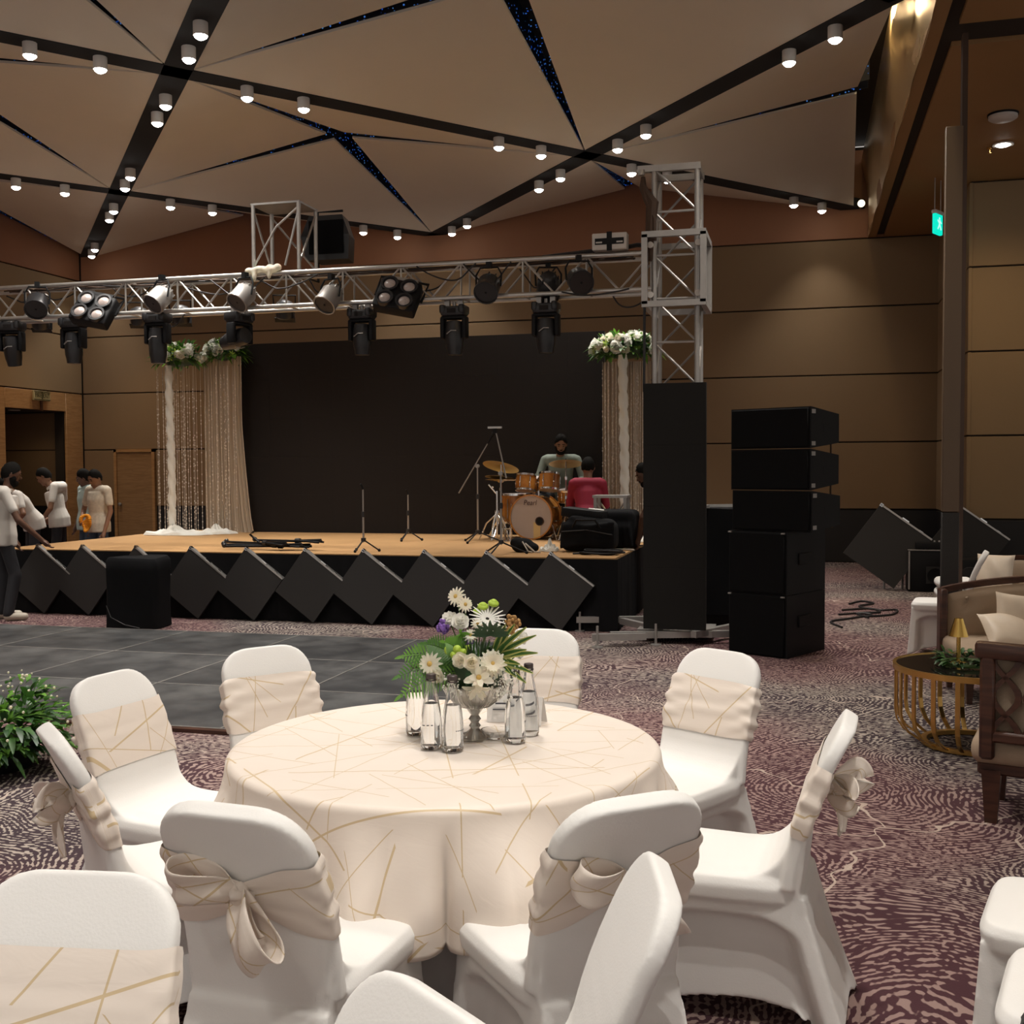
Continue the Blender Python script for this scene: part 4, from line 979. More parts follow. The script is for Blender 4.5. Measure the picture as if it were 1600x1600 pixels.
cyl_drum(sn, (0, 0, .48), (0, -.1, 1), .17, .14, 32, 'chrome', 8)
MB().tube((0, 0, .05), (0, 0, .48), .012).obj('post', 'chrome', sn)
for k in range(3):
    a = 2 * PI * k / 3; MB().tube((0, 0, .25), (.2 * math.cos(a), .2 * math.sin(a), 0.01), .008).obj('leg', 'chrome', sn)
def cymbal_stand(label, x, y, h, r, tilt, cx=0.0, legs='chrome', two=False):
    t = thing('cymbal_stand', label, 'cymbal', (x, y, SZ), 0, 'cymbals on stands')
    MB().tube((0, 0, .12), (0, 0, h * .55), .013).tube((0, 0, h * .55), (0, 0, h * .8), .010).tube((0, 0, h * .8), (cx, 0, h + .03), .008).obj('post', legs, t)
    for k in range(3):
        a = 2 * PI * k / 3 + .4; MB().path([(0, 0, .30), (.13 * math.cos(a), .13 * math.sin(a), .17), (.26 * math.cos(a), .26 * math.sin(a), 0.012)], .009, 6).ball((.26 * math.cos(a), .26 * math.sin(a), .014), .016, 6, 5).obj('leg', legs, t)
    MB().lathe([(.02, -.02), (.02, .02)], 10, (0, 0, h * .55)).lathe([(.02, -.02), (.02, .02)], 10, (0, 0, h * .8)).obj('clamp', legs, t)
    q = MB().lathe([(.004, .03), (.03, .026), (.04, .012), (r * .6, .0), (r, -.014), (r, -.016), (r * .6, -.003), (.04, .009), (.004, .026)], 36, caps=False)
    o = q.obj('cymbal', 'cymbal', t); o.location = (cx, 0, h); o.rotation_euler = tilt
    MB().lathe([(.012, .03), (.012, .05), (.004, .06)], 8).obj('wing_nut', 'black', o)
    if two:
        o2 = q.obj('cymbal', 'cymbal', t); o2.location = (cx, 0, h - .045); o2.rotation_euler = (PI, 0, 0)
    return t
cymbal_stand('large bronze crash cymbal at the left of the drum kit', -3.70, 13.50, .93, .235, (-.32, .14, 0))
cymbal_stand('pair of hi-hat cymbals below the crash cymbal at the left of the kit', -3.74, 13.62, .79, .20, (-.16, .08, 0), two=True)
cymbal_stand('bronze ride cymbal in front of the drummer at the right of the kit', -2.87, 13.55, .965, .215, (-.24, -.06, 0))
hwd = thing('hardware_stand', 'folded chrome drum hardware stand at the left of the bass drum', 'stand', (-3.66, 13.15, SZ))
for k in range(6):
    a = 2 * PI * k / 6 + .3; r1 = .22 if k % 2 else .15
    MB().path([(.02 * math.cos(a), .02 * math.sin(a), .36 - .04 * (k % 2)), (r1 * .6 * math.cos(a), r1 * .6 * math.sin(a), .22), (r1 * math.cos(a), r1 * math.sin(a), .015)], .010, 6).obj('leg', 'chrome', hwd)
MB().tube((0, 0, .05), (0, 0, .62), .013).lathe([(.03, -.02), (.03, .02)], 10, (0, 0, .36)).obj('post', 'chrome', hwd)
MB().tube((0, 0, .58), (-.10, -.02, .70), .010).ball((-.06, 0, .66), .02, 8, 6).obj('arm', 'chrome', hwd)
tp = thing('drum_pedal', 'small chrome drum pedal on the stage beside the hardware stand', 'pedal', (-3.50, 13.05, SZ), .4)
MB().rbox((0, 0, .02), (.10, .26, .02), .005, rot=(.12, 0, 0), k=1).obj('footboard', 'chrome', tp); MB().tube((-.05, .12, 0), (-.05, .12, .16), .008).tube((.05, .12, 0), (.05, .12, .16), .008).tube((-.05, .12, .15), (.05, .12, .15), .008).obj('frame', 'chrome', tp)

# ---- microphone stands
def mic_stand(name, label, x, y, h, boom=None, top=None, rz=0.0, spread=.28, mic=False):
    t = thing(name, label, 'microphone stand', (x, y, SZ), rz, 'microphone stands on the stage')
    MB().tube((0, 0, .10), (0, 0, h * .6), .012).tube((0, 0, h * .6), (0, 0, h), .009).obj('pole', 'steel', t)
    MB().lathe([(.02, -.03), (.02, .03)], 10, (0, 0, h * .6)).obj('collar', 'black_plastic', t); MB().lathe([(.028, -.02), (.028, .02)], 10, (0, 0, .13)).obj('leg_hub', 'black_plastic', t)
    for k in range(3):
        a = 2 * PI * k / 3 + .35; MB().tube((0, 0, .13), (spread * math.cos(a), spread * math.sin(a), .012), .009, n=6).ball((spread * math.cos(a), spread * math.sin(a), .014), .018, 6, 5).obj('leg', 'black', t)
    if boom:
        MB().tube(boom[0], boom[1], .009, .007).obj('boom', 'steel', t)
        MB().lathe([(.024, -.02), (.024, .02)], 10, (0, 0, h), (0, 1, 0)).obj('boom_clamp', 'steel', t)
    if top == 'bar': MB().box(boom[1], (.15, .03, .02)).obj('crossbar', 'alu', t); MB().box((boom[1][0], boom[1][1], boom[1][2] - .035), (.04, .03, .05)).obj('mount', 'black', t)
    if top == 'clip': MB().tube((0, 0, h), (-.02, -.02, h + .06), .012).obj('clip', 'black', t)
    if mic:
        MB().tube(boom[1], Vector(boom[1]) + (Vector(boom[1]) - Vector(boom[0])).normalized() * .12, .011, .016).ball(Vector(boom[1]) + (Vector(boom[1]) - Vector(boom[0])).normalized() * .14, .024, 8, 6).obj('microphone', 'black', t)
    return t
mic_stand('boom_stand', 'tall boom stand with a crossbar standing before the drum kit', -3.055, 11.13, .85, ((.06, .0, .80), (-.06, .0, 1.33)), 'bar', spread=.27)
mic_stand('boom_stand', 'boom microphone stand angled left of the drum kit', -3.82, 12.85, .93, ((-.24, 0, .60), (.13, 0, 1.20)), None, mic=True)
mic_stand('microphone_stand', 'short straight microphone stand at the stage front', -4.63, 11.19, .68, None, 'clip', spread=.17)
mic_stand('microphone_stand', 'slim straight microphone stand farther back on the stage', -4.76, 12.96, .58, None, 'clip', spread=.17)
for k, (x0, y0, x1, y1, z, lb) in enumerate(((-6.42, 11.42, -5.5, 11.1, .05, 'topmost folded black stand of the pile on the stage'), (-6.38, 11.28, -5.35, 11.18, .03, 'folded black stand in the middle of the pile on the stage'), (-6.3, 11.15, -5.3, 11.30, .02, 'lowest folded black stand of the pile on the stage'), (-6.05, 11.40, -5.15, 11.25, .075, 'folded black stand lying crosswise on the pile'))):
    t = thing('folded_stand', lb, 'stand', ((x0 + x1) / 2, (y0 + y1) / 2, SZ + z), math.atan2(y1 - y0, x1 - x0), 'folded stands piled on the stage')
    L = math.hypot(x1 - x0, y1 - y0) / 2
    MB().tube((-L, 0, .02), (L, 0, .025), .014).obj('pole', 'black', t)
    for a in (-1, 0, 1): MB().tube((L * .3, a * .012, .03), (L * .98, a * .05, .015 + .03 * (a == 0)), .011).obj('leg', 'black', t)
    MB().lathe([(.03, -.03), (.03, .03)], 10, (L * .3, 0, .025), (1, 0, 0)).obj('collar', 'black_plastic', t); MB().ball((-L, 0, .03), .028, 8, 6).obj('end_cap', 'black_plastic', t)
    if k == 0: MB().path([(L * .1, 0, .03), (-.1, 0, .12), (-.02, -.02, .15)], .012).obj('hook', 'black', t)
# ---- bags and cases at the right front of the stage
gb = thing('black_bag', 'big soft black gear bag slumped at the right front of the stage', 'bag', (-2.22, 11.72, SZ))
b = MB()
b.rbox((0, 0, .17), (.60, .36, .32), .08, k=3); b.rbox((.02, .02, .30), (.50, .30, .14), .06, (0, .12, 0), 3)
for k in range(6): b.path([(-.3, -.17 + k * .02, .05 + k * .05), (0, -.19, .10 + k * .035), (.3, -.17, .04 + k * .055)], .022, 8)
mobj('bag', remesh(b, 'bag', .018, 4), 'black_fabric', gb)
MB().path([(-.15, -.19, .27), (-.1, -.24, .35), (.1, -.24, .35), (.15, -.19, .26)], .014, 6).obj('handle', 'black', gb)
MB().path([(-.27, -.195, .22), (0, -.21, .24), (.28, -.19, .19)], .006, 6).obj('zip', 'led_tile', gb)
kc = thing('keyboard_case', 'flat black case with a pale sheet lying on top of the gear bag', 'case', (-2.30, 11.82, SZ + .365), -.05)
kc.rotation_euler = (0, .10, -.05)
MB().rbox((0, 0, .04), (.46, .30, .10), .02).obj('case', 'black', kc)
MB().rbox((.13, -.02, .098), (.17, .12, .012), .004, (0, 0, .2), 1).obj('paper', 'white_paper', kc)
db = thing('draped_amplifier', 'black cloth draped over equipment right of the gear bag', 'cloth', (-2.0, 12.25, SZ))
b = MB(); b.rbox((0, 0, .22), (.44, .5, .42), .06, k=3)
for k in range(7): b.path([(-.22 + k * .07, -.26, .02), (-.2 + k * .06, -.27, .25), (-.15 + k * .05, -.1, .44)], .025, 8)
mobj('cloth', remesh(b, 'cloth', .018, 4), 'black_fabric', db)
sbg = thing('small_black_bag', 'small black pouch with pale straps by the tall boom stand', 'bag', (-2.90, 11.45, SZ))
b = MB(); b.ball((0, 0, .07), (.13, .10, .085), 14, 9); b.ball((.08, 0, .05), (.10, .09, .06), 12, 8); b.ball((-.06, -.02, .10), (.08, .06, .06), 10, 7)
mobj('pouch', remesh(b, 'pouch', .012, 3), 'black_fabric', sbg)
MB().path([(.05, -.09, .10), (.12, -.13, .05), (.16, -.12, .012), (.22, -.10, .012)], .010, 6).path([(.02, -.10, .12), (.09, -.13, .02), (.14, -.15, .012)], .008, 6).obj('strap', 'cable_pale', sbg)
pooled_cloth('crumpled white plastic sheet on the stage left of the gear bag', -2.64, 11.62, .10, .12, 6)
b = MB()
for k in range(7):
    r0 = .10 + .012 * (k % 4); b.path([(r0 * 1.6 * math.cos(a) + .01 * k, r0 * math.sin(a) * .8, .012 + .012 * (k // 2) + .004 * math.sin(3 * a + k)) for a in [2 * PI * i / 20 for i in range(20)]], .009, 5, closed=True)
tag(b.obj('coiled_cable', 'cable'), 'coil of black cable on the stage edge before the gear bag', 'cable', None, (-2.05, 11.25, SZ))
for k, pts in enumerate(([(0, 0), (.2, .15), (.35, .05), (.5, .25), (.4, .45)], [(.1, .2), (.25, .4), (.45, .35), (.3, .6)], [(.0, .35), (.2, .5), (.15, .75), (.35, .8)])):
    sm = smooth_path([(px, py, .012) for px, py in pts], 8)
    tag(MB().path(sm, .009, 6).obj('stage_cable', 'cable_pale' if k == 1 else 'cable'), ['black cable trailing along the stage edge by the gear bag', 'thin pale cable on the stage beside the draped amplifier', 'black cable tangled near the metal frame on stage'][k], 'cable', None, (-2.3 + .1 * k, 11.2 + .25 * k, SZ))
mf = thing('truss_frame_stand', 'grey square truss frame standing on the stage behind the gear bag', 'truss', (-2.10, 12.45, SZ))
for x in (-.17, .17):
    for y in (-.12, .12): MB().box((x, y, .28), (.035, .035, .56)).obj('post', 'steel', mf, smooth=False)
MB().box((0, 0, .575), (.40, .30, .03)).obj('top_plate', 'steel', mf, smooth=False)
for y in (-.12, .12): MB().tube((-.17, y, .52), (0, y, .28), .010).tube((0, y, .28), (.17, y, .52), .010).tube((0, y, .28), (.17, y, .05), .010).obj('brace', 'alu', mf)

# ================================================================== PEOPLE
def human(label, loc, rz, J, shirt, pants, skin='skin', sleeve='short', beard=False, hair='short', scale=1.0, voxel=.0105, shoes='black'):
    P = dict(pelvis=(0, 0, .95), chest=(0, .01, 1.28), neck=(0, 0, 1.47), head=(0, .03, 1.63), face=(0, 1, 0),
             shl=(-.19, 0, 1.41), shr=(.19, 0, 1.41), ell=(-.24, 0, 1.12), elr=(.24, 0, 1.12), hal=(-.25, .06, .87), har=(.25, .06, .87),
             hil=(-.08, 0, .92), hir=(.08, 0, .92), knl=(-.10, .02, .49), knr=(.10, .02, .49), anl=(-.10, -.01, .08), anr=(.10, -.01, .08), tol=(-.12, .16, .03), tor=(.12, .16, .03))
    P.update(J); V = {k: Vector(v) for k, v in P.items()}
    t = thing('person', label, 'person', loc, rz); t.scale = (scale,) * 3
    fwd = V['face'].normalized(); upv = (V['head'] - V['neck']).normalized(); sd = fwd.cross(upv).normalized(); fwd = upv.cross(sd).normalized()
    HM = Matrix((sd, fwd, upv)).transposed().to_4x4(); HM.translation = V['head']
    b = MB()
    # trunk
    tr_ = [(V['pelvis'], .130, .100), ((V['pelvis'] * .55 + V['chest'] * .45), .125, .095), (V['chest'], .155, .105), ((V['chest'] * .45 + V['neck'] * .55), .15, .085)]
    ax = (V['shr'] - V['shl']).normalized()
    def trunk(mb, g):
        n = 18; rows = []
        for i, (c, a_, d_) in enumerate(tr_):
            tdir = (tr_[min(i + 1, 3)][0] - tr_[max(i - 1, 0)][0]).normalized(); fr_ = tdir.cross(ax).normalized(); sx = fr_.cross(tdir)
            rows.append([c + sx * (a_ + g) * math.cos(2 * PI * k / n) + fr_ * (d_ + g) * math.sin(2 * PI * k / n) for k in range(n)])
        mb.loft(rows, True, True); mb.ball(tr_[0][0], (.13 + g, .10 + g, .10 + g), 12, 8)
        capsule(mb, V['shl'] * .9 + V['shr'] * .1, V['shr'] * .9 + V['shl'] * .1, .062 + g, .062 + g)
    trunk(b, 0)
    capsule(b, V['neck'] - upv * .05, V['head'] - upv * .06, .058, .052)
    b.M = HM; b.ball((0, 0, .015), (.076, .096, .112), 18, 12); b.ball((0, .028, -.055), (.058, .062, .062), 14, 9)
    b.ball((0, .100, -.015), (.014, .02, .022), 8, 6); b.ball((0, .088, .012), (.011, .014, .03), 8, 6); b.ball((0, .082, .035), (.055, .016, .012), 10, 6); b.ball((0, .086, -.058), (.026, .012, .012), 8, 6); b.ball((0, .075, -.095), (.022, .02, .016), 8, 6)
    for s in (-1, 1): b.ball((s * .078, -.005, -.002), (.012, .02, .032), 8, 6)
    b.M = None
    for s in 'lr':
        capsule(b, V['sh' + s], V['el' + s], .044, .036); capsule(b, V['el' + s], V['ha' + s], .038, .026)
        h = V['ha' + s]; d = (h - V['el' + s]).normalized(); w_ = d.cross(V.get('pn' + s, fwd)).normalized()
        if w_.length < .1: w_ = d.orthogonal().normalized()
        pn = w_.cross(d)
        capsule(b, h, h + d * .07, .026, .030); b.ball(h + d * .055, (.034, .034, .034), 8, 6)
        for k, L in enumerate((.062, .072, .068, .052)):
            q0 = h + d * .085 + w_ * (.030 - .020 * k); q1 = q0 + d * L * .55 + w_ * (.004 - .0025 * k); q2 = q1 + d * L * .35 + pn * L * .35
            capsule(b, q0, q1, .0098, .0092, 8); capsule(b, q1, q2, .0092, .008, 8)
        q0 = h + d * .03 + w_ * .028; q1 = q0 + d * .03 + w_ * .030; q2 = q1 + d * .032 + w_ * .004 + pn * .01
        capsule(b, q0, q1, .0115, .0105, 8); capsule(b, q1, q2, .0105, .009, 8)
        capsule(b, V['hi' + s], V['kn' + s], .066, .050); capsule(b, V['kn' + s], V['an' + s], .054, .038); capsule(b, V['an' + s], V['to' + s], .036, .03)
    mobj('body', remesh(b, 'body', voxel, 3), skin, t)
    lo = V['pelvis'] + ((V['pelvis'] - V['chest']).normalized() * .35 + Vector((0, 0, -.65))).normalized() * .13; sh = MB(); tr_.insert(0, (lo, .152, .126)); trunk2 = True
    n_ = 18; rows_ = []
    for i, (c, a_, d_) in enumerate(tr_):
        if i < 2: a_, d_ = max(a_, .158), max(d_, .132)
        tdir = (tr_[min(i + 1, 4)][0] - tr_[max(i - 1, 0)][0]).normalized(); fr0 = tdir.cross(ax).normalized(); sx = fr0.cross(tdir)
        rows_.append([c + sx * (a_ + .018) * math.cos(2 * PI * k / n_) + fr0 * (d_ + .018) * math.sin(2 * PI * k / n_) for k in range(n_)])
    sh.loft(rows_, True, True); capsule(sh, V['shl'] * .9 + V['shr'] * .1, V['shr'] * .9 + V['shl'] * .1, .074, .074)
    fr = {'short': .62, 'long': 1.0}[sleeve]
    for s in 'lr':
        e = V['sh' + s].lerp(V['el' + s], fr); capsule(sh, V['sh' + s], e, .057, .054 if sleeve == 'short' else .052)
        if sleeve == 'long': capsule(sh, V['el' + s], V['el' + s].lerp(V['ha' + s], .86), .052, .040)
    sh.ball(V['neck'] - upv * .035, (.075, .07, .03), 12, 6)
    sm = remesh(sh, 'shirt', .012, 4); so = mobj('shirt', sm, shirt, t)
    b = MB(); b.lathe([(.068, -.045), (.066, -.02), (.062, -.005)], 16, V['neck'], upv, caps=False)
    b.obj('collar', shirt, t)
    tq = MB()
    tq.ball(V['pelvis'] - Vector((0, 0, .03)), (.136, .112, .10), 14, 9)
    for s in 'lr': capsule(tq, V['hi' + s], V['kn' + s], .080, .066); capsule(tq, V['kn' + s], V['an' + s], .070, .058)
    mobj('trousers', remesh(tq, 'trousers', .014, 4), pants, t)
    for s in 'lr':
        f = MB(); capsule(f, V['an' + s] - Vector((0, 0, .03)), V['to' + s] + Vector((0, 0, .012)), .05, .042); f.ball(V['an' + s] - Vector((0, 0, .035)), (.048, .055, .042), 10, 7)
        mobj('shoe', remesh(f, 'shoe', .012, 2), shoes, t)
    hb_ = MB(); hb_.M = HM
    n, m = 20, 10; rows = []
    for i in range(m + 1):
        row = []
        for k in range(n):
            a = 2 * PI * k / n; front = max(0, math.sin(a)); lim = lerp(-.28 - .50 * max(0, -math.sin(a)) ** .7, .60, front ** 1.1) + .05 * math.sin(5 * a) + .03 * math.sin(11 * a)
            e = lerp(PI / 2 * .99, lim, i / m); thick = 1.06 + .05 * math.sin(7 * a + 3 * i)
            row.append((.080 * thick * math.cos(a) * math.cos(e), -.008 + .098 * thick * math.sin(a) * math.cos(e), .018 + .116 * thick * math.sin(e)))
        rows.append(row)
    hb_.loft(rows, True, False)
    rows2 = [[Vector(p) * .9 for p in rows[-1]], rows[-1]]; hb_.loft(rows2, True, False)
    hb_.obj('hair', 'hair', t)
    for s in (-1, 1):
        e = MB(); e.M = HM; e.ball((s * .030, .089, .012), (.013, .006, .006), 8, 5); e.obj('eye', 'eye', t)
        e = MB(); e.M = HM; e.box((s * .031, .093, .036), (.036, .008, .008), (0, s * .12, 0)); e.obj('eyebrow', 'hair', t)
    e = MB(); e.M = HM; e.ball((0, .095, -.058), (.024, .006, .007), 8, 5); e.obj('mouth', 'lip', t)
    if beard:
        e = MB(); e.M = HM; e.ball((0, .040, -.085), (.066, .062, .05), 12, 8); e.ball((0, .094, -.040), (.03, .010, .009), 8, 5)
        for s in (-1, 1): e.ball((s * .058, .025, -.045), (.02, .04, .045), 8, 6)
        mobj('beard', remesh(e, 'beard', .008, 2), 'hair', t)
    return t
# drummer, seated behind the kit, looking down
human('bearded man in a sage long sleeved shirt sitting behind the drums', (-3.04, 14.10, SZ + .06), PI, dict(
    pelvis=(0, 0, .50), chest=(0, .06, .84), neck=(0, .09, 1.03), head=(-.02, .15, 1.17), face=(-.25, 1, -.45), shl=(-.22, .06, .97), shr=(.22, .06, .97),
    ell=(-.31, .10, .70), elr=(.30, .12, .70), hal=(-.20, .33, .62), har=(.16, .34, .66), hil=(-.10, .02, .48), hir=(.10, .02, .48), knl=(-.24, .42, .46), knr=(.24, .42, .46), anl=(-.24, .40, .03), anr=(.24, .40, .03), tol=(-.27, .54, -.03), tor=(.27, .54, -.03)),
    'shirt_sage', 'trousers', 'skin', 'long', True, scale=.98)
stl = thing('drum_stool', 'round black drum stool under the seated drummer', 'stool', (-3.04, 14.12, SZ))
MB().lathe([(.001, .40), (.16, .41), (.17, .44), (.165, .47), (.001, .475)], 24).obj('seat', 'black', stl); MB().tube((0, 0, .1), (0, 0, .41), .018).obj('post', 'chrome', stl)
for k in range(3):
    a = 2 * PI * k / 3; MB().tube((0, 0, .2), (.2 * math.cos(a), .2 * math.sin(a), .012), .01).obj('leg', 'chrome', stl)
human('man in a crimson shirt seen from behind, crouching beside the drums', (-2.52, 13.15, SZ), 0.15, dict(
    pelvis=(0, -.02, .28), chest=(0, .10, .58), neck=(.0, .16, .76), head=(.0, .22, .90), face=(0, 1, -.5), shl=(-.18, .10, .71), shr=(.18, .10, .71),
    ell=(-.22, .20, .44), elr=(.22, .20, .44), hal=(-.15, .38, .38), har=(.15, .38, .38), hil=(-.10, 0, .27), hir=(.10, 0, .27), knl=(-.20, .36, .40), knr=(.20, .36, .40), anl=(-.16, .10, .07), anr=(.16, .10, .07), tol=(-.18, .26, .03), tor=(.18, .26, .03)),
    'shirt_red', 'trousers', 'skin', 'long', scale=1.0)
human('man in a white tee leaning a hand on the stage, mostly hidden by LED column', (-1.49, 12.25, 0), PI / 2 + .2, dict(
    chest=(0, .08, 1.25), neck=(0, .13, 1.42), head=(0, .20, 1.56), face=(-.2, 1, -.3), shl=(-.19, .10, 1.37), shr=(.19, .10, 1.37), ell=(-.20, .24, 1.10), hal=(-.14, .28, .87), elr=(.27, .12, 1.08), har=(.24, .24, .86)),
    'shirt_white', 'trousers', 'skin_dark', 'short', True)
human('man in a white tee at the left edge reaching down to a tilted LED tile', (-8.50, 10.26, 0), -.75, dict(
    chest=(0.0, .05, 1.28), neck=(0, .06, 1.46), head=(.0, .10, 1.60), face=(.1, 1, -.15), ell=(-.26, .06, 1.10), hal=(-.24, .16, .86), elr=(.27, .12, 1.11), har=(.25, .36, .88), pnr=(0, 0, 1), knr=(.12, .1, .5), anr=(.13, .02, .08), tor=(.16, .18, .03)),
    'shirt_white', 'trousers', 'skin_dark', 'short', True, shoes='shoe')
human('man in a white tee bending forward behind the man at the left edge', (-10.35, 13.1, 0), 2.5, dict(
    chest=(0, .16, 1.20), neck=(0, .27, 1.34), head=(0, .36, 1.42), face=(0, 1, -.9), shl=(-.19, .23, 1.30), shr=(.19, .23, 1.30), ell=(-.36, .22, 1.06), elr=(.36, .22, 1.06), hal=(-.16, .28, .90), har=(.16, .28, .90)),
    'shirt_white', 'trousers', 'skin', 'short')
human('man in a white tee turned away behind the bending man at left', (-10.42, 13.75, 0), 1.9, dict(
    chest=(0, .06, 1.25), neck=(0, .12, 1.42), head=(0, .20, 1.55), face=(0, 1, -.6), ell=(-.30, .02, 1.10), elr=(.30, .02, 1.10), hal=(-.16, .18, .95), har=(.2, .2, .95)),
    'shirt_white', 'trousers', 'skin', 'short')
human('man in a pale blue green shirt behind the man holding an orange garland', (-9.84, 13.6, 0), 2.6, dict(head=(0, .04, 1.58), face=(.6, 1, -.2), elr=(.26, -.02, 1.12), har=(.27, .06, .87)), 'shirt_blue', 'jeans', 'skin_dark', 'short', scale=.97)
human('smiling man in a cream printed shirt holding an orange garland', (-9.30, 13.1, 0), PI - .25, dict(head=(-.0, .05, 1.57), face=(0, 1, -.1), elr=(.33, -.02, 1.12), har=(.12, .20, 1.00), hal=(-.25, .12, .84), pnr=(0, -1, 0)), 'shirt_print', 'jeans', 'skin', 'short', scale=.97)
gl = MB()
for k in range(26):
    a = 2 * PI * k / 26; gl.ball((.06 * math.sin(a) + .02 * math.sin(2 * a), .015 * math.cos(3 * a), .105 * math.cos(a)), (.026, .026, .022), 7, 5)
for k in range(10): gl.ball((.03 * math.sin(k), .02, -.04 + .012 * k), .026, 7, 5)
tag(gl.obj('orange_garland', 'orange'), 'bunched orange marigold garland held by the smiling man', 'garland', None, (-9.33, 12.86, .93))
# ================================================================== CHAIRS WITH STRETCH COVERS
def back_c(s):       # centre line of the chair back, s = 0 at the seat .. 1 at the top: (y, z)
    return (-.185 - .05 * s - .115 * s * s, .44 + .465 * s)
def back_w(s):
    w = .205 - .012 * s
    if s > .79: q = (s - .79) / .21; w -= .105 * (1 - math.sqrt(max(0, 1 - q * q)))
    return w
def back_ring(s, g=0.0, n=40, t=.024):
    y, z = back_c(s); y2, z2 = back_c(s + .01); ty, tz = y2 - y, z2 - z; L = math.hypot(ty, tz); ny, nz = tz / L, -ty / L   # normal points to the front
    w = back_w(s) + g; row = []
    for k in range(n):
        a = 2 * PI * k / n; c, sn_ = math.cos(a), math.sin(a)
        x = w * math.copysign(abs(c) ** .30, c); d = (t + g) * math.copysign(abs(sn_) ** .36, sn_)
        row.append(Vector((x, y + ny * d, z + nz * d)))
    return row
def cover_mesh():
    b = MB()
    S_ = [0, .1, .2, .3, .4, .5, .6, .7, .76, .8, .84, .88, .91, .94, .965, .985, 1.0]
    b.loft([back_ring(s) for s in S_], True, True)
    # cushion
    def rr(w0, w1, y0, y1, z, p=.3, n=64):
        row = []
        for k in range(n):
            a = 2 * PI * k / n; c, s = math.cos(a), math.sin(a)
            u = math.copysign(abs(c) ** p, c); v = math.copysign(abs(s) ** p, s)
            y = lerp(y0, y1, (v + 1) / 2); row.append(Vector((u * lerp(w0, w1, (v + 1) / 2), y, z)))
        return row
    b.loft([rr(.19, .205, -.20, .235, .385), rr(.205, .22, -.21, .25, .40), rr(.208, .224, -.21, .255, .44), rr(.195, .21, -.20, .24, .465), rr(.12, .13, -.12, .16, .475)], True, True)
    # skirt from the seat down to four feet
    N = 24; per = []
    top = [(.20, .245), (-.20, .245), (-.185, -.235), (.185, -.235)]; bot = [(.235, .275), (-.235, .275), (-.225, -.365), (.225, -.365)]
    arch = [.075, .075, .02, .075]; ins = [.055, .06, .012, .06]
    rows = []
    Tn = 26
    for i in range(Tn + 1):
        t = i / Tn; row = []
        for e in range(4):
            for k in range(N):
                u = k / N
                A, B, C_, D = top[e], top[(e + 1) % 4], bot[e], bot[(e + 1) % 4]
                px, py = lerp(A[0], B[0], u), lerp(A[1], B[1], u); qx, qy = lerp(C_[0], D[0], u), lerp(C_[1], D[1], u)
                tt = t ** 1.15
                x, y = lerp(px, qx, tt), lerp(py, qy, tt)
                dx, dy = D[0] - C_[0], D[1] - C_[1]; L = math.hypot(dx, dy); nx, ny = -dy / L, dx / L
                m = min(u, 1 - u); sideways = sstep(.09, .19, m) * sstep(.17 + .5 * max(0, .28 - m), .26 + .5 * max(0, .28 - m), t)
                off = ins[e] * sideways * (1 + .5 * t)
                cxn = -x * nx - y * ny
                sg = 1 if cxn > 0 else -1
                x += nx * sg * off; y += ny * sg * off
                z = .41 * (1 - t) + arch[e] * math.sin(PI * u) ** .8 * t + .004
                row.append(Vector((x, y, z)))
        rows.append(row)
    rows.append([Vector((p.x * .80, p.y * .80, p.z + .015)) for p in rows[-1]])
    rows.append([Vector((p.x * .3, p.y * .3, .16)) for p in rows[-2]])
    b.loft(rows, True, True)
    # fillet where the seat meets the back
    prof = [(-.03, .468)] + [tuple(Vector((-.03, .468)) * (1 - t) ** 2 + Vector((-.165, .462)) * 2 * t * (1 - t) + Vector((-.195, .60)) * t * t) for t in (.15, .3, .45, .6, .75, .9)] + [(-.195, .60), (-.24, .60), (-.22, .42), (-.03, .42)]
    b.loft([[Vector((x, y, z)) for y, z in prof] for x in (-.188, -.1, 0, .1, .188)], True, True)
    return remesh(b, 'stretch_cover', .007, 3)
COVER = cover_mesh(); COVER.materials.append(MT['white_cloth'])
def sash_mesh(seed, folds=1.0, pinch=True):
    r_ = random.Random(seed); n = 120; rows = []; uv = []; m = 22; ph = [r_.uniform(0, 6) for _ in range(6)]
    for i in range(m + 1):
        t = i / m; row = []; ur = []
        base = [back_ring(lerp(.34, .76, t), 0, n)]
        for k in range(n):
            a = 2 * PI * k / n; sn_ = math.sin(a); c = math.cos(a)
            s = lerp(.34, .76, t)
            x0 = base[0][k].x
            if sn_ < 0 and pinch:                    # gathered towards the knot at the rear
                g = math.exp(-(x0 / .085) ** 2); s = lerp(s, .55 + (t - .5) * .16, g)
                s += .05 * (1 - abs(x0) / .2) * (t - .5) * 0
            s += .02 * math.sin(2 * a + ph[0]) * (t - .5)
            fold = .5 + .5 * math.sin(t * 19 + 3.0 * c + ph[1] + 1.2 * math.sin(2.3 * c + ph[2]))
            fold2 = .5 + .5 * math.sin(t * 31 - 4 * c + ph[3])
            edge = math.sin(PI * t) ** .35
            side = .35 + .65 * abs(c) ** 2
            g = .0035 + edge * folds * side * (.0065 * fold + .003 * fold2) + (.004 * edge if sn_ < 0 else 0)
            p = back_ring_pt(s, g, a)
            U_ = (abs(math.copysign(abs(c) ** .30, c) - 1) * .2) if sn_ >= 0 else .44 + abs(math.copysign(abs(c) ** .30, c) + 1) * .2
            row.append(p); ur.append((U_ + seed * .37, s * .46 + seed * .21))
        rows.append(row); uv.append(ur)
    b = MB(); b.loft(rows, True, False, uv)
    me = b.mesh('sash_band', True, False); me.materials.append(MT['gold_cloth']); return me
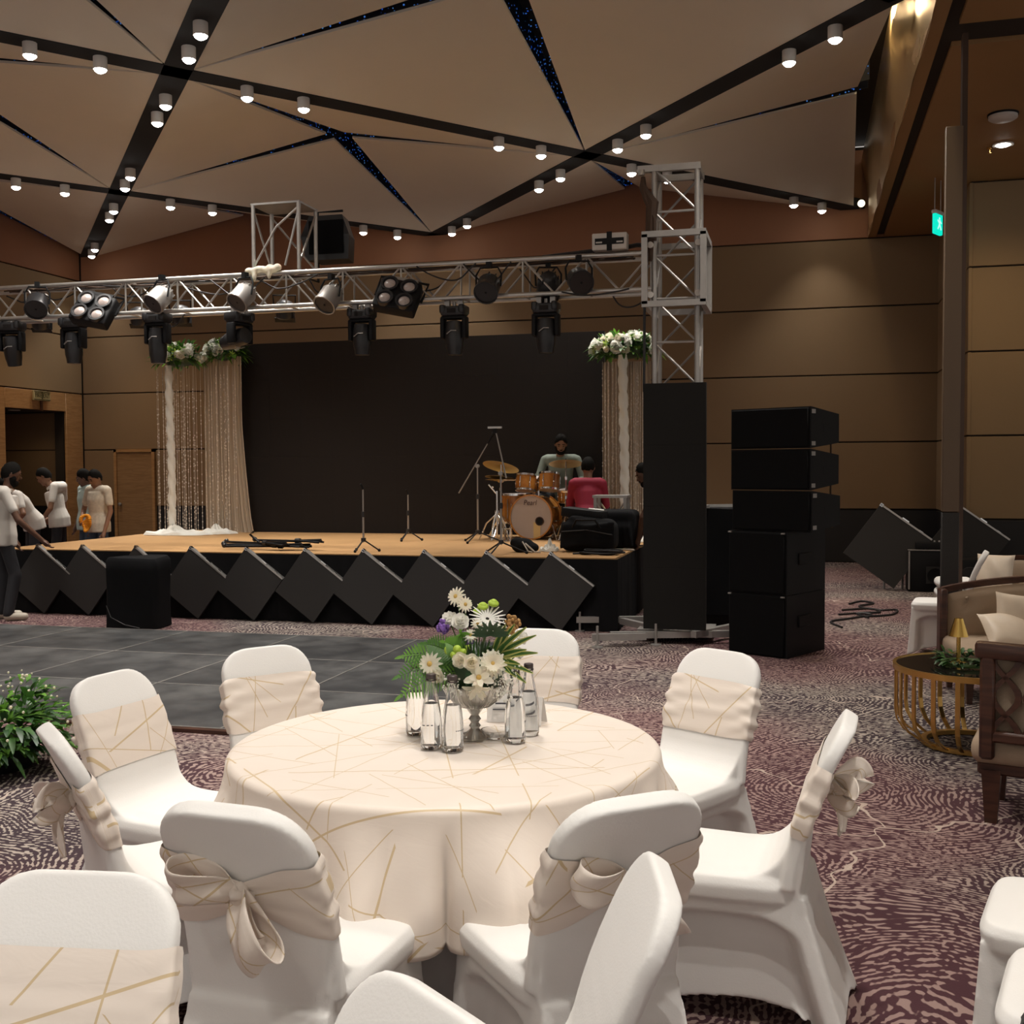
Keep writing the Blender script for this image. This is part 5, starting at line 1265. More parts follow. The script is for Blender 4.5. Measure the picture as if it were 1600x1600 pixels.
def back_ring_pt(s, g, a, t=.024):
    y, z = back_c(s); y2, z2 = back_c(s + .01); ty, tz = y2 - y, z2 - z; L = math.hypot(ty, tz); ny, nz = tz / L, -ty / L
    w = back_w(s) + g; c, sn_ = math.cos(a), math.sin(a)
    return Vector((w * math.copysign(abs(c) ** .30, c), y + ny * (t + g) * math.copysign(abs(sn_) ** .36, sn_), z + nz * (t + g) * math.copysign(abs(sn_) ** .36, sn_)))
def ribbon(mb, pts, wid, side, fold=.012, nf=3, m=10, seed=0):
    pts = [Vector(p) for p in pts]; n = len(pts); rows = []; uv = []; acc = 0
    for i, p in enumerate(pts):
        t = (pts[min(i + 1, n - 1)] - pts[max(i - 1, 0)]).normalized()
        sd = side[i] if isinstance(side, list) else Vector(side)
        sd = Vector(sd); sd = (sd - t * sd.dot(t)).normalized(); nn = t.cross(sd)
        if i: acc += (p - pts[i - 1]).length
        w = wid[i] if hasattr(wid, '__len__') else wid
        rows.append([p + sd * w * (k / m - .5) + nn * fold * min(1, w / .08) * math.sin(k / m * PI * nf + i * .35 + seed) for k in range(m + 1)])
        uv.append([(acc + seed, w * (k / m) + seed * .3) for k in range(m + 1)])
    mb.loft(rows, False, False, uv)
KY, KZ = back_c(.55); KY -= .036
def wl(path, lo, hi): 
    n = len(path); return [lerp(lo, hi, math.sin(PI * min(1, i / (n - 1) * 1.0)) ** .6) for i in range(n)]
def bow_meshes(kind):
    out = []
    k = MB(); k.ball((0, KY - .012, KZ), (.026, .022, .032), 14, 10); k.path([(-.03, KY, KZ + .012), (0, KY - .036, KZ + .006), (.03, KY, KZ - .006)], .014, 10)
    out.append(('bow_knot', k))
    if kind == 0:      # two round loops, one falling to the lower side
        for nm, pth, lo, hi, sd in (('bow_loop', [(0, KY - .01, KZ), (-.06, KY - .065, KZ + .02), (-.13, KY - .085, KZ + .03), (-.165, KY - .055, KZ + .045), (-.14, KY - .02, KZ + .05), (-.06, KY - .012, KZ + .03), (0, KY - .015, KZ)], .05, .10, (0, -.35, .93)),
                                    ('bow_loop', [(0, KY - .01, KZ), (.035, KY - .07, KZ - .05), (.07, KY - .09, KZ - .11), (.10, KY - .06, KZ - .145), (.085, KY - .025, KZ - .11), (.045, KY - .014, KZ - .05), (0, KY - .015, KZ)], .05, .11, (.78, -.25, .5))):
            p = smooth_path(pth); b = MB(); ribbon(b, p, wl(p, lo, hi), sd, .008, 2, 10, 1); out.append((nm, b))
        p = smooth_path([(.0, KY - .012, KZ - .01), (.03, KY - .03, KZ - .06), (.05, KY - .025, KZ - .10)]); b = MB(); ribbon(b, p, [.04 + .03 * i / len(p) for i in range(len(p))], (1, 0, .2), .008, 3, 10, 2); out.append(('bow_tail', b))
    else:              # one standing loop, two long tails
        for nm, pth, lo, hi, sd in (('bow_loop', [(0, KY - .01, KZ), (.05, KY - .07, KZ + .05), (.10, KY - .12, KZ + .06), (.12, KY - .14, KZ + .01), (.08, KY - .09, KZ - .01), (.03, KY - .03, KZ), (0, KY - .015, KZ)], .05, .10, (.2, -.2, .95)),
                                    ('bow_loop', [(0, KY - .01, KZ), (-.05, KY - .07, KZ + .03), (-.11, KY - .10, KZ + .02), (-.12, KY - .09, KZ - .03), (-.07, KY - .05, KZ - .03), (-.02, KY - .02, KZ), (0, KY - .015, KZ)], .05, .10, (.1, -.2, .95))):
            p = smooth_path(pth); b = MB(); ribbon(b, p, wl(p, lo, hi), sd, .008, 2, 10, 1); out.append((nm, b))
        for s, L in ((1, .20), (-1, .16)):
            p = smooth_path([(0, KY - .012, KZ), (s * .03, KY - .05, KZ - .05), (s * .05, KY - .06, KZ - L * .6), (s * .07, KY - .055, KZ - L)]); b = MB(); ribbon(b, p, [.035 + .075 * i / len(p) for i in range(len(p))], (1, -.2, .1), .012, 3, 10, 2 + s); out.append(('bow_tail', b))
    res = []
    for nm, b in out:
        me = b.mesh(nm, True, False); me.materials.append(MT['gold_cloth']); res.append((nm, me))
    return res
SASH = [sash_mesh(1, 1.0), sash_mesh(2, 1.5), sash_mesh(3, .45), sash_mesh(4, 1.2)]
BOW = [bow_meshes(0), bow_meshes(1)]
BOWS = [.92, .72]
def chair(label, x, y, rz, sash=0, bow=0, group='white covered chairs around the guest table', z=0.0):
    t = thing('banquet_chair', label, 'chair', (x, y, z), rz, group)
    mobj('stretch_cover', COVER, None, t)
    if sash is not None: mobj('sash_band', SASH[sash], None, t)
    if bow is not None:
        for nm, me in BOW[bow]: 
            o = mobj(nm, me, None, t); sc_ = BOWS[bow]; o.scale = (sc_,) * 3; o.location = (0, KY * (1 - sc_), KZ * (1 - sc_)); so = o.modifiers.new('thick', 'SOLIDIFY') if nm != 'bow_knot' else None
            if so: so.thickness = .003
    return t
TX, TYY = -1.125, 3.40                          # guest table centre
RING = [(-2.44, 3.46, 2, 1, 'white chair left of the table with a flat smooth sash, facing right'), (-2.163, 4.128, 1, 1, 'white chair far left of the table, rumpled sash, dance floor behind'),
        (-1.16, 4.88, 3, 1, 'white covered chair behind the flower centrepiece, mostly hidden'), (-.30, 4.47, 1, 1, 'white chair far right of the table, front view with rumpled sash'),
        (.135, 3.367, 3, 1, 'white chair right of the table in side view, bow sticking out behind'), (-.355, 2.43, 0, 0, 'white chair front right of the table, back and bow towards us'),
        (-1.22, 2.15, 0, 0, 'white chair front left of the table, back and big bow towards us'), (-2.069, 2.675, 1, 1, 'white chair near left of the table, edge on, with a ruffled bow')]
ADJ = {2: 0.0, 3: .10, 4: -.06, 5: .02, 6: .0, 7: .17, 1: -.05, 0: -.12}
for k, (x, y, s, bw, lb) in enumerate(RING):
    dx, dy = TX - x, TYY - y; rz = math.atan2(dy, dx) - PI / 2 + ADJ[k]
    # (x, y) is where the top of the back stands; the chair origin lies .36 m in front of it
    ox, oy = x - .34 * math.sin(rz), y + .34 * math.cos(rz)
    chair(lb, ox, oy, rz, s, bw)
def chair_top(label, x, y, rz, sash, bow, group):
    ox, oy = x - .34 * math.sin(rz), y + .34 * math.cos(rz)
    return chair(label, ox, oy, rz, sash, bow, group)
G2 = 'white covered chairs of the nearest table'
chair_top('white covered chair at the bottom left corner with a plain sash front facing us', -1.275, 1.735, PI + .2578 - .10, 2, 1, G2)
chair_top('white chair back without sash at the bottom edge, below the front left chair', -.49, 1.435, math.radians(143), None, None, G2)
chair_top('white chair back seen edge on before the front right bow', -.245, 1.985, math.radians(104), None, None, G2)
G3 = 'white covered chairs at the right edge'
chair('white covered seat at the right picture edge, back out of the picture', .74, 3.15, math.radians(75), None, None, G3)
ch2 = chair('nearest white covered seat at the right edge, with a dark strap on it', .70, 2.66, math.radians(75), None, None, G3)
chair('far white covered chair half hidden behind the sofa', 1.20, 10.25, math.radians(80), None, None, 'white covered chairs by the lounge')
sp_ = thing('dark_strap_bag', 'dark buckled strap lying over the front of the nearest right seat', 'strap', (.515, 2.60, .475))
MB_s = MB(); pth = smooth_path([(-.03, -.07, -.015), (-.01, -.05, .018), (.05, -.03, .022), (.12, -.04, .02)]); ribbon(MB_s, pth, .035, (0, 1, .1), 0, 1, 4, 0); MB_s.obj('strap', 'black_plastic', sp_)
MB().path(smooth_path([(-.035, -.09, -.01), (-.02, -.03, .02), (.02, .0, .03), (.09, .01, .03)]), .006, 6).obj('loop', 'black_plastic', sp_)
MB().rbox((-.03, -.085, -.02), (.05, .03, .045), .006, (.3, .4, .2), 1).obj('buckle', 'black_plastic', sp_)
# low pile of white folded covers behind the far chair
for k in range(3):
    o = MB().rbox((0, 0, .05), (.36, .34, .10), .045, k=3).obj('folded_cover', 'white_cloth')
    tag(o, ['lowest', 'middle', 'topmost'][k] + ' white folded chair cover in the pile beside the dark jamb', 'cloth', 'folded white covers', (1.52, 12.1, .18 + k * .105))
o = thing('side_crate', 'low dark crate under the pile of white folded covers', 'crate', (1.52, 12.1, 0)); MB().rbox((0, 0, .09), (.36, .36, .18), .006, k=1).obj('crate', 'black', o); MB().box((0, 0, .174), (.38, .38, .012)).obj('rim', 'dark_wood', o, smooth=False)

# ================================================================== GUEST TABLE
gt = thing('banquet_table', 'round banquet table under a cream cloth with gold lines', 'table', (TX, TYY, 0))
MB().lathe([(.001, .715), (.685, .715), (.69, .73), (.685, .742), (.001, .742)], 64).obj('tabletop', 'oak', gt)
rows = []
for z, g in ((.012, 1.0), (.2, .95), (.45, .7), (.70, .2)):
    rows.append([Vector(((.60 + .022 * g * math.sin(26 * a) + .01 * g * math.sin(11 * a)) * math.cos(a), (.60 + .022 * g * math.sin(26 * a) + .01 * g * math.sin(11 * a)) * math.sin(a), z)) for a in [2 * PI * k / 260 for k in range(260)]])
MB().loft(rows, True, False).obj('table_skirt', 'table_skirt', gt)
for a in (.5, 2.07, 3.64, 5.2): MB().tube((.5 * math.cos(a), .5 * math.sin(a), 0), (.45 * math.cos(a), .45 * math.sin(a), .71), .018).obj('leg', 'steel', gt)
N = 320; rows = []; uv = []
def drape(a, t):
    f = 1.1 * abs(math.sin(7.5 * a + 1.0 * math.sin(2 * a) + .6)) ** .45 - .75 + .28 * abs(math.sin(13.5 * a + 1.3)) ** .5 + .14 * math.sin(23 * a) + .22 * math.sin(5 * a + .4)
    return f
for i in range(10):
    r = .70 * (i + .02) / 9.3
    rows.append([Vector((r * math.cos(2 * PI * k / N), r * math.sin(2 * PI * k / N), .746 + .0012 * math.sin(r * 40 + 9 * math.sin(2 * PI * k / N * 2)))) for k in range(N)]); uv.append([(r * math.cos(2 * PI * k / N), r * math.sin(2 * PI * k / N)) for k in range(N)])
for i in range(1, 7):
    q = i / 6 * PI / 2; r = .678 + .022 * math.sin(q); z = .746 - .022 * (1 - math.cos(q))
    rr = .678 + .035 * i / 6
    rows.append([Vector((r * math.cos(2 * PI * k / N), r * math.sin(2 * PI * k / N), z)) for k in range(N)]); uv.append([(rr * math.cos(2 * PI * k / N), rr * math.sin(2 * PI * k / N)) for k in range(N)])
M_ = 26
for i in range(1, M_ + 1):
    t = i / M_; row = []; ur = []
    for k in range(N):
        a = 2 * PI * k / N; f = drape(a, t)
        L = .345 + .05 * math.sin(4 * a + 2.2) + .02 * math.sin(9 * a)
        g = sstep(0, .7, t)
        r = .70 + .035 * t + g * .11 * max(-.75, f) + .004 * math.sin(23 * a + 9 * t) * g
        z = .724 - L * t + .006 * math.sin(20 * a + 3) * t
        row.append(Vector((r * math.cos(a), r * math.sin(a), z))); rr = .713 + L * t
        ur.append((rr * math.cos(a), rr * math.sin(a)))
    rows.append(row); uv.append(ur)
b = MB(); b.loft(rows, True, False, uv)
b.loft([[Vector((0, 0, .7465))] * N, rows[0]], True, False, [[(0, 0)] * N, uv[0]])
tc = b.obj('tablecloth', 'gold_cloth', None, True, False)
tag(tc, 'cream tablecloth with thin gold lines draped over the round table', 'tablecloth', None, (TX, TYY, 0))
sl = tc.modifiers.new('thick', 'SOLIDIFY'); sl.thickness = .002

# ---- bottles
def bottle(label, x, y, water=.165):
    t = thing('water_bottle', label, 'bottle', (x, y, .7485), random.uniform(0, 6), 'glass water bottles on the round table')
    q = MB().lathe([(.001, .006), (.030, .004), (.0345, .012), (.0345, .09), (.031, .125), (.021, .175), (.0155, .205), (.0150, .225), (.0125, .226), (.0125, .205), (.018, .172), (.028, .123), (.0315, .09), (.0315, .018), (.001, .014)], 32, caps=False)
    q.obj('glass_body', 'glass', t)
    MB().lathe([(.001, .0145), (.0309, .0185), (.0309, .09), (.0274, .123), (.0225, .150), (.001, .150)], 32, caps=False).obj('water', 'water', t)
    MB().lathe([(.0155, .228), (.0160, .230), (.0160, .242), (.014, .244), (.001, .244)], 24, caps=False).obj('cap', 'cap', t)
    MB().lathe([(.017, .222), (.0172, .226)], 24, caps=False).obj('neck_ring', 'cap', t)
    lb = MB()
    for k in range(7): lb.box((.0349 * math.cos(.18 * k - .5), .0349 * math.sin(.18 * k - .5), .072), (.0008, .0035, .003), (0, 0, .18 * k - .5))
    lb.obj('print_line', 'label', t)
BL = ['leftmost glass water bottle at the back left of the centrepiece', 'glass water bottle at the front left, next to the nearest bottle', 'nearest glass water bottle, in front of the pedestal bowl', 'glass water bottle at the front right of the centrepiece', 'glass water bottle behind the right one']
for k, (x, y) in enumerate(((-1.255, 3.475), (-1.145, 3.315), (-1.070, 3.305), (-.905, 3.46), (-.885, 3.565))): bottle(BL[k], x, y)
for k, (x, y, rz) in enumerate(((-1.02, 3.72, .2), (-.93, 3.70, -.15))):
    t = thing('menu_card', ['left', 'right'][k] + ' folded white card standing behind the pedestal bowl', 'card', (x, y, .7485), rz, 'white cards on the table')
    MB().box((0, 0.015, .05), (.11, .002, .10), (-.2, 0, 0)).box((0, .05, .05), (.11, .002, .10), (.35, 0, 0)).obj('card', 'white_paper', t, smooth=False)
    MB().box((0, .004, .068), (.05, .001, .006), (-.2, 0, 0)).box((0, .010, .045), (.07, .001, .004), (-.2, 0, 0)).box((0, .013, .032), (.06, .001, .004), (-.2, 0, 0)).obj('printed_line', 'label', t, smooth=False)
at = thing('glass_dish', 'small clear glass dish at the foot of the pedestal bowl', 'dish', (-.985, 3.50, .7485))
MB().lathe([(.001, .004), (.035, .004), (.048, .03), (.044, .03), (.032, .009), (.001, .009)], 28, caps=False).obj('dish', 'glass', at)

# ---- flower centrepiece
CX, CY = -1.055, 3.50
fc = thing('flower_centrepiece', 'mixed flower centrepiece with fern and white blooms in a silver pedestal bowl', 'flowers', (CX, CY, .7485))
bw = MB().lathe([(.001, .0), (.062, .0), (.064, .006), (.03, .016), (.014, .03), (.020, .04), (.013, .05), (.021, .062), (.013, .075), (.022, .088), (.03, .10), (.06, .112), (.092, .140), (.108, .175), (.112, .182), (.106, .182), (.088, .145), (.05, .118), (.001, .112)], 40, caps=False)
bw.obj('pedestal_bowl', 'silver_glass', fc)
rb = MB()
for k in range(40):
    a = 2 * PI * k / 40; rb.path([(.05 * math.cos(a), .05 * math.sin(a), .107), (.09 * math.cos(a), .09 * math.sin(a), .137), (.110 * math.cos(a), .110 * math.sin(a), .178)], .0028, 5)
stuff(rb.obj('bowl_ribs', 'silver_glass', fc))
MB().ball((0, 0, .23), (.10, .09, .085), 18, 12).obj('foam_core', 'leaf_dark', fc)
F0 = Vector((0, 0, .20))
rightv = Vector((math.cos(YAW), math.sin(YAW), 0)); toward = Vector((math.sin(YAW), -math.cos(YAW), 0))
def at3(u, v, w): return rightv * u + toward * w + Vector((0, 0, v))        # across, up, out towards the guests
def bloom(name, me, u, v, w, d, sc=1.0, roll=0.0, stem=True, extra=None):
    p = at3(u, v, w); o = mobj(name, me, None, fc); o.location = p; aim(o, at3(*d), roll); o.scale = (sc,) * 3
    if stem: 
        q = at3(*d).normalized()
        MB().path(smooth_path([F0 + (p - F0) * .25, F0 + (p - F0) * .7 - Vector((0, 0, .01)), p - q * .004], 4), .0022, 5).obj('stem', 'stem', fc)
    return o
DA = daisy_mesh('gerbera', .042, 'petal', 2, 13); DA2 = daisy_mesh('gerbera', .046, 'petal', 3, 16); RO = rose_mesh('rose', .0245, 'petal'); RO2 = rose_mesh('rose', .0245, 'petal_white')
cb = MB().ball((0, 0, .006), (.010, .010, .007), 10, 6).mesh('flower_centre'); cb.materials.append(MT['yellow_centre'])
lilm = MB(); petal_ring(lilm, (0, 0, 0), 5, .004, .055, .026, .55, curl=.35); petal_ring(lilm, (0, 0, .003), 4, .004, .05, .022, .95, curl=.2, ph=.5); LI = lilm.mesh('open_bloom'); LI.materials.append(MT['petal'])
for u, v, w, d, sc, me, r in ((-.140, .265, .10, (-.35, .25, 1), 1.0, DA, 0), (.062, .270, .13, (.15, .35, 1), 1.05, DA2, .3), (-.058, .475, .02, (-.5, .35, .9), .80, DA, .5), (-.030, .450, .03, (.5, .2, .9), .68, DA, .2), (.012, .387, .05, (.2, .7, .9), .55, DA, .8), (-.010, .352, .07, (.1, .7, .8), .62, DA, .4)):
    o = bloom('gerbera', me, u, v, w, d, sc, r); mobj('flower_centre', cb, None, o)
for u, v, w, d, sc, me in ((-.042, .283, .135, (-.2, .2, 1), 1.0, RO), (-.005, .278, .145, (.15, .1, 1), 1.05, RO), (-.082, .400, .02, (-.4, .7, .7), 1.1, RO2), (-.045, .395, .04, (.1, .5, .9), 1.15, RO2), (-.118, .226, .105, (-.4, -.3, 1), 1.0, RO), (.155, .335, .0, (.6, .5, .6), 1.0, RO2), (.150, .285, .02, (.8, .1, .6), .75, RO2), (-.165, .262, .07, (-.9, .1, .6), .7, RO)):
    bloom('rose', me, u, v, w, d, sc)
o = bloom('open_bloom', LI, .018, .228, .145, (.1, .35, 1), 1.0); mobj('flower_centre', cb, None, o)
bloom('open_bloom', LI, .012, .196, .140, (-.1, -.8, .8), .95, .4)
fm = MB(); petal_ring(fm, (0, 0, 0), 20, .006, .058, .007, .25, curl=.1); FW = fm.mesh('white_fan'); FW.materials.append(MT['petal_white'])
bloom('white_fan', FW, .045, .405, .05, (.2, .8, .7), 1.0)
bm_ = MB().ball((0, 0, 0), (.016, .016, .009), 12, 7).ball((0, 0, .006), (.010, .010, .006), 10, 6).mesh('button_flower'); bm_.materials.append(MT['lime'])
for u, v, w, d, sc in ((-.080, .310, .10, (-.2, .3, 1), 1.0), (-.052, .315, .115, (0, .4, 1), .9), (-.055, .290, .12, (0, 0, 1), .8), (-.032, .308, .12, (.1, .3, 1), .7), (-.018, .318, .10, (.3, .3, 1), .6), (.030, .442, .02, (.1, 1, .4), 1.2), (.065, .452, .02, (.2, 1, .3), 1.2), (.010, .425, .01, (0, 1, .5), .9), (-.064, .298, .118, (0, .2, 1), .7)):
    bloom('button_flower', bm_, u, v, w, d, sc)
def cluster(name, mat, u, v, w, rad, n, r, seed):
    r_ = random.Random(seed); b = MB(); c = at3(u, v, w)
    for k in range(n):
        d = Vector((r_.gauss(0, 1), r_.gauss(0, 1), r_.gauss(0, 1))).normalized() * rad * r_.uniform(.3, 1); b.ball(c + d, r * r_.uniform(.7, 1.3), 6, 4)
    return b.obj(name, mat, fc)
cluster('purple_spray', 'purple', -.105, .372, .03, .026, 34, .0065, 1); cluster('purple_spray', 'purple', -.035, .345, .05, .022, 30, .006, 2); cluster('purple_spray', 'purple', -.012, .335, .06, .018, 22, .006, 3)
cluster('rust_bloom', 'rust', .128, .385, -.01, .025, 40, .007, 4); cluster('rust_bloom', 'rust', .118, .36, 0, .018, 24, .006, 5)
for k, (u, v, w) in enumerate(((.085, .225, .11), (.115, .205, .10), (.07, .19, .12), (.14, .235, .08), (-.075, .215, .12), (-.06, .19, .12), (.10, .16, .10), (.075, .375, .0))):
    stuff(cluster('gypsophila', 'petal_white', u, v, w, .034, 34, .0034, 20 + k))
def fern(u, v, w, d, L, W, seed, mat='leaf_bright', n=17):
    b = MB(); base = at3(u, v, w); dd = at3(*d).normalized(); pts = [base + dd * (L * i / n) - Vector((0, 0, .30 * L * (i / n) ** 2)) for i in range(n + 1)]
    b.path(pts, .0018, 5)
    up = at3(0, .5, 1).normalized()
    for i in range(1, n + 1):
        t = i / n; tdir = (pts[i] - pts[i - 1]).normalized(); sd = tdir.cross(up).normalized(); l = W * (math.sin(PI * (.12 + .85 * t)) ** .8)
        for s in (-1, 1): leaf(b, pts[i], sd * s + tdir * .45 + up * .05, l, .0065, up, .12, .1, 4)
    leaf(b, pts[-1], tdir, .03, .012, up, .1, .1, 3)
    return b.obj('fern_frond', mat, fc)
for k, a in enumerate(((-.05, .25, .03, (-1, .55, .25), .21, .060), (-.06, .24, .05, (-1, .30, .45), .20, .060), (-.05, .23, .06, (-1, .02, .5), .20, .055), (-.04, .26, .04, (-.7, .75, .3), .17, .055), (-.02, .27, .06, (-.5, .85, .5), .15, .045), (-.05, .25, -.03, (-1, .45, -.3), .19, .06), (-.03, .30, .05, (-.1, 1, .4), .10, .035))): fern(*a, k, 'fern_deep' if k % 2 else 'leaf_bright')
for k, (d, L) in enumerate((((.55, 1, .2), .17), ((.75, .9, .3), .19), ((1, .75, .2), .19), ((.9, .5, .5), .15), ((.35, 1, .3), .16), ((1, .35, .3), .17), ((.8, .15, .7), .13), ((.55, .25, .9), .12), ((1, -.1, .4), .15), ((.3, .5, .9), .10), ((.9, -.35, .5), .14), ((.6, -.1, .9), .12))):
    base = at3(.055, .27, .05); dd = at3(*d)
    o = leaf(MB(), base, dd, L, .022, at3(0, .3, 1), .15, .25, 6).obj('striped_leaf', 'leaf_yellow', fc); leaf(MB(), base + at3(0, .001, .0015), dd, L * .98, .011, at3(0, .3, 1), .15, .25, 6).obj('leaf_stripe', 'leaf', o)
for k in range(11):
    a = PI * (k / 10); base = at3(.055, .355, .085)
    leaf(MB(), base, at3(math.cos(a), .15 + math.sin(a) * .55, .35), .066, .016, at3(0, 0, 1), .08, .2, 4).obj('palmate_leaf', 'leaf_dark', fc)
r_ = random.Random(11)
for k in range(46):
    a = r_.uniform(0, 2 * PI); e = r_.uniform(-.5, 1.0); d = Vector((math.cos(a) * math.cos(e), math.sin(a) * math.cos(e), math.sin(e)))
    leaf(MB(), Vector((0, 0, .23)) + d * .06, d + Vector((0, 0, -.1)), r_.uniform(.05, .09), r_.uniform(.018, .03), (0, 0, 1), .4, .2, 5).obj('leaf', ('leaf', 'leaf_dark', 'leaf_dark')[k % 3], fc)
for k in range(34):
    u = r_.uniform(-.06, .10); v = r_.uniform(.24, .36); d = at3(r_.uniform(-.6, .6), r_.uniform(.2, 1), r_.uniform(.2, .8))
    leaf(MB(), at3(u * .6, .25, .06), at3(u * 4, .9, .5) + d * .4, r_.uniform(.07, .14), .007, at3(0, 0, 1), .1, .1, 3).obj('slender_leaf', 'leaf_dark' if k % 2 else 'leaf', fc)

# ---- floor plant arrangement at left
fp = thing('floor_plant', 'leafy green plant arrangement with tiny white flowers on the floor at left', 'plant', (-4.30, 5.12, 0))
MB().lathe([(.001, 0), (.16, 0), (.20, .05), (.22, .17), (.20, .18), (.001, .16)], 24).obj('planter', 'black', fp)
r_ = random.Random(5)
gb_ = {m: MB() for m in ('leaf', 'leaf_dark', 'leaf_bright')}
for k in range(620):
    a = r_.uniform(0, 2 * PI); e = abs(r_.gauss(.45, .45)); e = min(e, 1.5); d = Vector((math.cos(a) * math.cos(e), math.sin(a) * math.cos(e), math.sin(e)))
    rr = r_.uniform(.14, .40); p = Vector((0, 0, .12)) + Vector((d.x * rr * 1.15, d.y * rr, d.z * rr * .95))
    leaf(gb_[r_.choice(('leaf', 'leaf_dark', 'leaf', 'leaf_bright'))], p, d + Vector((r_.uniform(-.6, .6), r_.uniform(-.6, .6), r_.uniform(-.5, .4))), r_.uniform(.07, .15), r_.uniform(.028, .05), (0, 0, 1), .45, .2, 4)
for m, g in gb_.items(): stuff(g.obj('foliage', m, fp))
for k in range(14):
    a = r_.uniform(-.8, 1.2); L = r_.uniform(.28, .42)
    leaf(MB(), (.05 * math.cos(a), .05 * math.sin(a), .25), (math.cos(a), math.sin(a), .5), L, .06, (0, 0, 1), .35, .2, 7).obj('long_leaf', ('leaf', 'leaf_bright')[k % 2], fp)
wf = MB()
for k in range(110):
    a = r_.uniform(0, 2 * PI); e = r_.uniform(.1, 1.3); rr = r_.uniform(.34, .46); wf.ball((rr * math.cos(a) * math.cos(e) * 1.1, rr * math.sin(a) * math.cos(e), .12 + rr * math.sin(e) * .95), r_.uniform(.005, .010), 5, 4)
stuff(wf.obj('tiny_flowers', 'petal', fp))

# ================================================================== LOUNGE AT RIGHT
def round_rod_table():
    t = thing('coffee_table', 'round coffee table with smoked glass top and slatted brass base', 'table', (.975, 6.90, 0))
    MB().lathe([(.001, .462), (.425, .462), (.425, .474), (.001, .474)], 56).obj('glass_top', 'black_glass', t)
    MB().lathe([(.425, .445), (.445, .445), (.445, .478), (.425, .478), (.425, .445)], 56, caps=False).obj('rim', 'brass', t)
    MB().lathe([(.25, .005), (.285, .005), (.285, .03), (.25, .03), (.25, .005)], 48, caps=False).obj('base_ring', 'brass', t)
    for k in range(20):
        a = 2 * PI * k / 20; c, s = math.cos(a), math.sin(a); rows = []
        for r, z in ((.43, .45), (.43, .20), (.42, .14), (.38, .08), (.31, .035), (.27, .015)):
            rows.append([Vector(((r + o) * c - h * s, (r + o) * s + h * c, z)) for o, h in ((-.005, -.013), (.005, -.013), (.005, .013), (-.005, .013))])
        MB().loft(rows, True, True).obj('slat', 'brass', t, smooth=False)
round_rod_table()
lp = thing('table_lamp', 'small gold cone shaded lamp standing on the coffee table', 'lamp', (.90, 6.93, .476))
MB().lathe([(.001, 0), (.045, 0), (.045, .01), (.012, .014), (.012, .17)], 24).obj('stem', 'gold', lp)
MB().lathe([(.024, .27), (.056, .165), (.052, .165), (.021, .268), (.001, .272)], 28).obj('shade', 'gold', lp)
wr_ = thing('leaf_wreath', 'dark green leaf wreath around the gold lamp on the coffee table', 'wreath', (.93, 6.88, .476))
r_ = random.Random(9)
for k in range(110):
    a = r_.uniform(0, 2 * PI); p = Vector((.125 * math.cos(a), .125 * math.sin(a), .02 + r_.uniform(0, .04))); d = Vector((math.cos(a + r_.uniform(-1.2, 1.2)), math.sin(a + r_.uniform(-1.2, 1.2)), r_.uniform(.1, 1.1)))
    leaf(MB(), p, d, r_.uniform(.06, .10), r_.uniform(.018, .03), (0, 0, 1), .4, .2, 3).obj('leaf', ('leaf', 'leaf_dark', 'leaf_dark')[k % 3], wr_)
b = MB(); b.path([(.125 * math.cos(2 * PI * k / 24), .125 * math.sin(2 * PI * k / 24), .015) for k in range(24)], .012, 6, closed=True); b.obj('twig_ring', 'stem', wr_)

